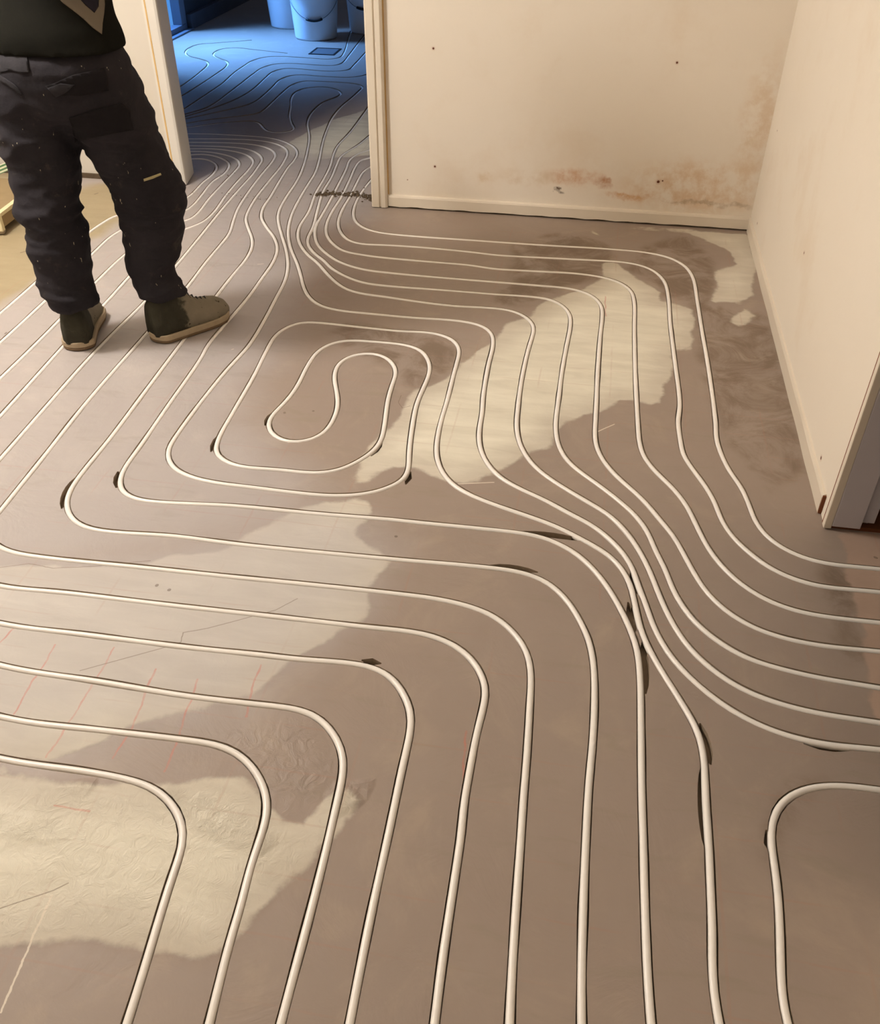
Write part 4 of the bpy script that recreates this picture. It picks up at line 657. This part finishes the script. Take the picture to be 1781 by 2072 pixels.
def remesh(m, name, mat, voxel, fold, parent, smooth_it=4):
    o = link(name, [Vector(v)-PO for v in m.v], m.f, mat)
    r = o.modifiers.new('remesh', 'REMESH'); r.mode = 'VOXEL'; r.voxel_size = voxel
    s_ = o.modifiers.new('sm', 'SMOOTH'); s_.iterations = smooth_it; s_.factor = 0.6
    bpy.context.view_layer.update()
    q = swap(o, mat, name, parent)
    me = q.data; N_ = [Vector(v.normal) for v in me.vertices]
    for v, n_ in zip(me.vertices, N_): v.co = v.co + n_*fold(v.co+PO)
    me.update(); return q
# jeans: two legs and a seat, one garment
LEG_L = [(-1.708, 2.62, .160, .070, .080), (-1.715, 2.62, .18, .078, .086), (-1.735, 2.63, .215, .086, .093), (-1.732, 2.635, .27, .086, .092), (-1.727, 2.635, .33, .090, .095), (-1.733, 2.64, .435, .086, .09), (-1.728, 2.66, .525, .098, .10), (-1.72, 2.67, .62, .110, .11), (-1.715, 2.69, .72, .122, .125), (-1.70, 2.70, .82, .12, .14), (-1.70, 2.705, .88, .10, .13)]
LEG_R = [(-1.435, 2.735, .150, .062, .070), (-1.445, 2.735, .17, .068, .076), (-1.475, 2.745, .22, .074, .082), (-1.452, 2.755, .31, .089, .09), (-1.437, 2.76, .40, .098, .095), (-1.438, 2.765, .477, .108, .10), (-1.462, 2.765, .57, .112, .108), (-1.497, 2.755, .66, .118, .12), (-1.520, 2.73, .74, .135, .135), (-1.530, 2.715, .82, .135, .15), (-1.535, 2.71, .88, .115, .14)]
SEAT = [(-1.615, 2.71, .72, .10, .09), (-1.615, 2.705, .77, .205, .135), (-1.615, 2.70, .83, .215, .15), (-1.61, 2.70, .90, .205, .145), (-1.605, 2.71, .95, .172, .12), (-1.60, 2.715, .97, .15, .10)]
jm = MB()
for K, hz in ((LEG_L, .085), (LEG_R, .095)):
    R_ = interp_rings(K, .012); jm.rings([ell((x, y, z), rx, ry, 40, 0, 2.2) for x, y, z, rx, ry in R_])
jm.rings([ell((x, y, z), rx, ry, 48, 0, 2.3) for x, y, z, rx, ry in interp_rings(SEAT, .015)])
def jean_fold(p):
    low = math.exp(-((p.z-.14)/.09)**2); kn = math.exp(-((p.z-.45)/.10)**2); cr = math.exp(-((p.z-.70)/.10)**2)
    q = Vector((p.x*5, p.y*5, p.z*16)); n1 = noise.noise(q)
    q2 = Vector((p.x*9+p.z*6, p.y*9, p.z*26)); n2 = 1-abs(noise.noise(q2))*2
    d = noise.noise(Vector((p.x*4, p.y*4, p.z*3)))*.008
    n3 = noise.noise(Vector((p.x*24, p.y*24, p.z*55)))*(.0012+.003*low+.002*kn)
    return d + n3 + n1*(.006+.013*low+.012*kn+.008*cr) + n2*(.003+.007*low+.008*kn+.006*cr)
jeans = remesh(jm, 'jeans', M['denim'], 0.008, jean_fold, person); tag(jeans, 'dirty dark work jeans with paint flecks')
# sweatshirt with sleeves bent forward
sm_ = MB()
TOR = [(-1.600, 2.705, .925, .196, .150), (-1.602, 2.71, .945, .198, .152), (-1.612, 2.72, 0.99, .180, .150), (-1.622, 2.74, 1.05, .168, .145), (-1.60, 2.77, 1.16, .195, .145), (-1.585, 2.80, 1.24, .215, .14), (-1.575, 2.83, 1.32, .20, .12), (-1.57, 2.85, 1.37, .15, .10), (-1.565, 2.87, 1.41, .085, .085), (-1.56, 2.885, 1.44, .07, .075)]
sm_.rings([ell((x, y, z), rx, ry, 48, 0, 2.4) for x, y, z, rx, ry in interp_rings(TOR, .015)])
for s_ in (-1, 1):
    path = [(-1.57+s_*.13, 2.84, 1.34), (-1.57+s_*.20, 2.87, 1.28), (-1.57+s_*.245, 2.93, 1.18), (-1.57+s_*.255, 2.985, 1.12), (-1.57+s_*.22, 3.07, 1.09), (-1.57+s_*.16, 3.18, 1.072)]
    sm_.tube(path, [.075, .075, .066, .062, .055, .042], 20)
def shirt_fold(p):
    return noise.noise(Vector((p.x*6, p.y*6, p.z*7)))*.008 + noise.noise(Vector((p.x*3, p.y*3, p.z*22)))*.005*math.exp(-((p.z-.95)/.08)**2)
shirt = remesh(sm_, 'sweatshirt', M['shirt'], 0.010, shirt_fold, person); tag(shirt, 'black sweatshirt with pale print on the lower back')
# hair
hm = MB(); hr = []
for i in range(10):
    a = -0.25+1.8*i/9; hr.append([Vector((-1.55+.078*math.cos(a)*math.cos(t), 2.935+.098*math.cos(a)*math.sin(t)-.01, 1.575+.095*math.sin(a))) for t in [2*math.pi*j/24 for j in range(24)]])
hm.rings(hr); remesh(hm, 'hair', M['hair'], 0.008, lambda p: noise.noise(p*30)*.006, person, 3)

# shoes
def shoe(heel, direction, label, side):
    d = Vector((direction[0], direction[1], 0)).normalized(); rz = math.atan2(d.y, d.x)-math.pi/2
    L = .315
    W = [(0, .038), (.03, .049), (.08, .050), (.13, .050), (.18, .055), (.23, .059), (.27, .053), (.298, .037), (.315, .014)]
    Hh = [(0, .140), (.03, .175), (.07, .188), (.11, .175), (.15, .135), (.19, .104), (.235, .094), (.27, .083), (.298, .064), (.315, .038)]
    wi = lambda y: float(np.interp(y, [a for a, _ in W], [b for _, b in W])); hi = lambda y: float(np.interp(y, [a for a, _ in Hh], [b for _, b in Hh]))
    up = MB(); R_ = []
    for i in range(40):
        y = L*i/39; w_ = wi(y); h_ = hi(y); xc = side*.010*math.sin(math.pi*y/L); ring = []
        for j in range(24):
            a = 2*math.pi*j/24; ca, sa = math.cos(a), math.sin(a)
            ex = .55 if sa < 0 else 1.0
            x = xc+w_*math.copysign(abs(ca)**(.6 if sa < 0 else .85), ca)*(1 if sa < 0.2 else 1-.25*(sa-.2)); z = .024+(h_-.024)*(.0 if sa < 0 else sa**.8) if sa > 0 else .024
            if y < .012: x *= .8+.2*y/.012
            ring.append((x, y, z))
        R_.append(ring)
    up.rings(R_)
    o = up.build('shoe', M['sneaker'], person, True); o.location = Vector((heel[0], heel[1], 0.0025))-PO; o.rotation_euler = (0, 0, rz)
    tag(o, label)
    def out(z0, z1, g, name, mat):
        m = MB(); n = 60; pl = []
        for i in range(n):
            y = -.004+(L+.008)*(.5-.5*math.cos(math.pi*i/(n-1))); yy = min(max(y, 0), L); k_ = math.sqrt(max(0, 1-(1-min(1, (y+.004)/.03))**2)); k2 = math.sqrt(max(0, 1-(1-min(1, (L+.004-y)/.05))**2))
            pl.append((y, (wi(yy)+g+.004)*min(k_, 1)*(k2 if y > L-.05 else 1), side*.010*math.sin(math.pi*yy/L)))
        loop = [(xc+w_, y) for y, w_, xc in pl]+[(xc-w_, y) for y, w_, xc in pl[::-1]]
        cx = 0; rings_ = []
        for z, s_ in ((z0, .985), (z0+.003, 1.0), (z1-.003, 1.0), (z1, .985)): rings_.append([(x*s_, (y-L/2)*s_+L/2, z) for x, y in loop])
        return m.rings(rings_).build(name, mat, o, False)
    out(.010, .030, .003, 'midsole', M['sole']); out(.0, .0105, .001, 'outsole', M['outsole'])
    # collar opening and laces
    ln = MB()
    for i in range(5):
        y = .155+.016*i; ln.tube([(side*.01-.02, y, hi(y)-.010), (side*.01, y+.003, hi(y)+.003), (side*.01+.02, y, hi(y)-.010)], .0022, 6)
    ln.build('laces', M['black'], o, True)
    return o
shoe((-1.700, 2.555), (-.30, .93), 'muddy dark sneaker seen from the heel, left foot', -1)
shoe((-1.478, 2.668), (.165, .235), 'muddy grey sneaker seen from the side, right foot', 1)

# patches that lie on the clothes
def patch(name, pts, host, mat, off=0.0025, thick=0.002, label=None):
    # pts: outline on the person's rear vertical plane y = 2.5 as seen from standing height; pressed onto the garment
    bvh = BVHTree.FromPolygons([v.co+PO for v in host.data.vertices], [tuple(p.vertices) for p in host.data.polygons])
    eye = Vector((0, 0, HC)); P2 = [Vector((p[0], p[1])) for p in pts]
    xs = [p.x for p in P2]; zs = [p.y for p in P2]; st = 0.007; vv = list(P2); fc = [(i, (i+1) % len(P2)) for i in range(len(P2))]
    x = min(xs)
    while x < max(xs):
        z = min(zs)
        while z < max(zs): vv.append(Vector((x, z))); z += st
        x += st
    vo, eo, fo, a_, b_, of = delaunay_2d_cdt(vv, fc, [], 0, 1e-5)
    def inside(c):
        r = False
        for a, b in zip(P2, P2[1:]+P2[:1]):
            if (a.y > c.y) != (b.y > c.y) and c.x < (b.x-a.x)*(c.y-a.y)/(b.y-a.y)+a.x: r = not r
        return r
    V3 = []
    for v in vo:
        tgt = Vector((v.x, 2.6, v.y)); d = (tgt-eye).normalized(); h, n_, i_, ds = bvh.ray_cast(eye, d)
        if h is None: V3.append(None)
        else: V3.append((h-PO+n_*off, n_))
    F = [f for f in fo if inside((vo[f[0]]+vo[f[1]]+vo[f[2]])/3) and all(V3[i] for i in f)]
    F = [f for f in F if max((V3[f[i]][0]-V3[f[(i+1) % 3]][0]).length for i in range(3)) < .05]
    used = sorted({i for f in F for i in f}); mp = {i: j for j, i in enumerate(used)}
    o = link(name, [V3[i][0] for i in used], [tuple(mp[i] for i in f) for f in F], mat, person, True)
    s_ = o.modifiers.new('solid', 'SOLIDIFY'); s_.thickness = thick; s_.offset = 0
    if label: o['label'] = label
    return o
M['strip'] = plain('reflective', srgb(176, 164, 120), 0.5, 0.4, 0.1, 40)
patch('back_print', [(-1.5116, 1.0788), (-1.4971, 1.0618), (-1.474, 1.045), (-1.4475, 1.0238), (-1.4252, 1.0023), (-1.4022, 0.9869), (-1.3941, 1.014), (-1.3834, 1.0409), (-1.3766, 1.062), (-1.3737, 1.0828), (-1.3885, 1.0824), (-1.3959, 1.0562), (-1.4118, 1.0391), (-1.4221, 1.0484), (-1.4344, 1.0585), (-1.4469, 1.0755), (-1.4498, 1.0806)], shirt, M['print'], 0.003, 0.0015, 'pale grey printed chevron')
patch('back_print', [(-1.4445, 1.0808), (-1.4436, 1.0722), (-1.432, 1.0595), (-1.4217, 1.0502), (-1.4117, 1.0409), (-1.3983, 1.0553), (-1.3901, 1.0824)], shirt, M['print_dark'], 0.003, 0.0015, 'dark navy centre of the print')
patch('back_pocket', [(-1.7275, 0.9261), (-1.6867, 0.9277), (-1.6435, 0.9265), (-1.6447, 0.9076), (-1.6485, 0.8798), (-1.6728, 0.8779), (-1.7439, 0.875)], jeans, M['denim_grey'], 0.003, 0.003, 'worn grey back pocket')
patch('cargo_pocket', [(-1.6077, 0.8458), (-1.5158, 0.8786), (-1.4151, 0.9016), (-1.4118, 0.8791), (-1.416, 0.8425), (-1.5098, 0.8247), (-1.588, 0.8192)], jeans, M['denim_dark'], 0.003, 0.004, None)
patch('pocket_tab', [(-1.6025, 0.8402), (-1.5576, 0.8557), (-1.5157, 0.8536), (-1.5374, 0.8391), (-1.5837, 0.8184)], jeans, M['denim_grey'], 0.007, 0.002, 'faded grey tab on the cargo pocket')
patch('belt', [(-1.7459, 0.8688), (-1.7295, 0.8616), (-1.7061, 0.8465), (-1.689, 0.8258), (-1.6939, 0.8147), (-1.7135, 0.8328), (-1.7369, 0.8479), (-1.7507, 0.854)], jeans, M['denim_grey'], 0.003, 0.001, 'tan smear under the seat')
patch('reflective_strip', [(-1.3607, 0.5951), (-1.335, 0.604), (-1.3043, 0.6146), (-1.3023, 0.6088), (-1.3317, 0.5968), (-1.3607, 0.5877)], jeans, M['strip'], 0.004, 0.0015, 'short pale reflective strip above the knee pocket')
patch('knee_pocket', [(-1.5586, 0.7607), (-1.474, 0.7867), (-1.384, 0.8098), (-1.362, 0.792), (-1.3618, 0.7371), (-1.4516, 0.7186), (-1.5614, 0.6902)], jeans, M['denim_dark'], 0.0025, 0.003, None)
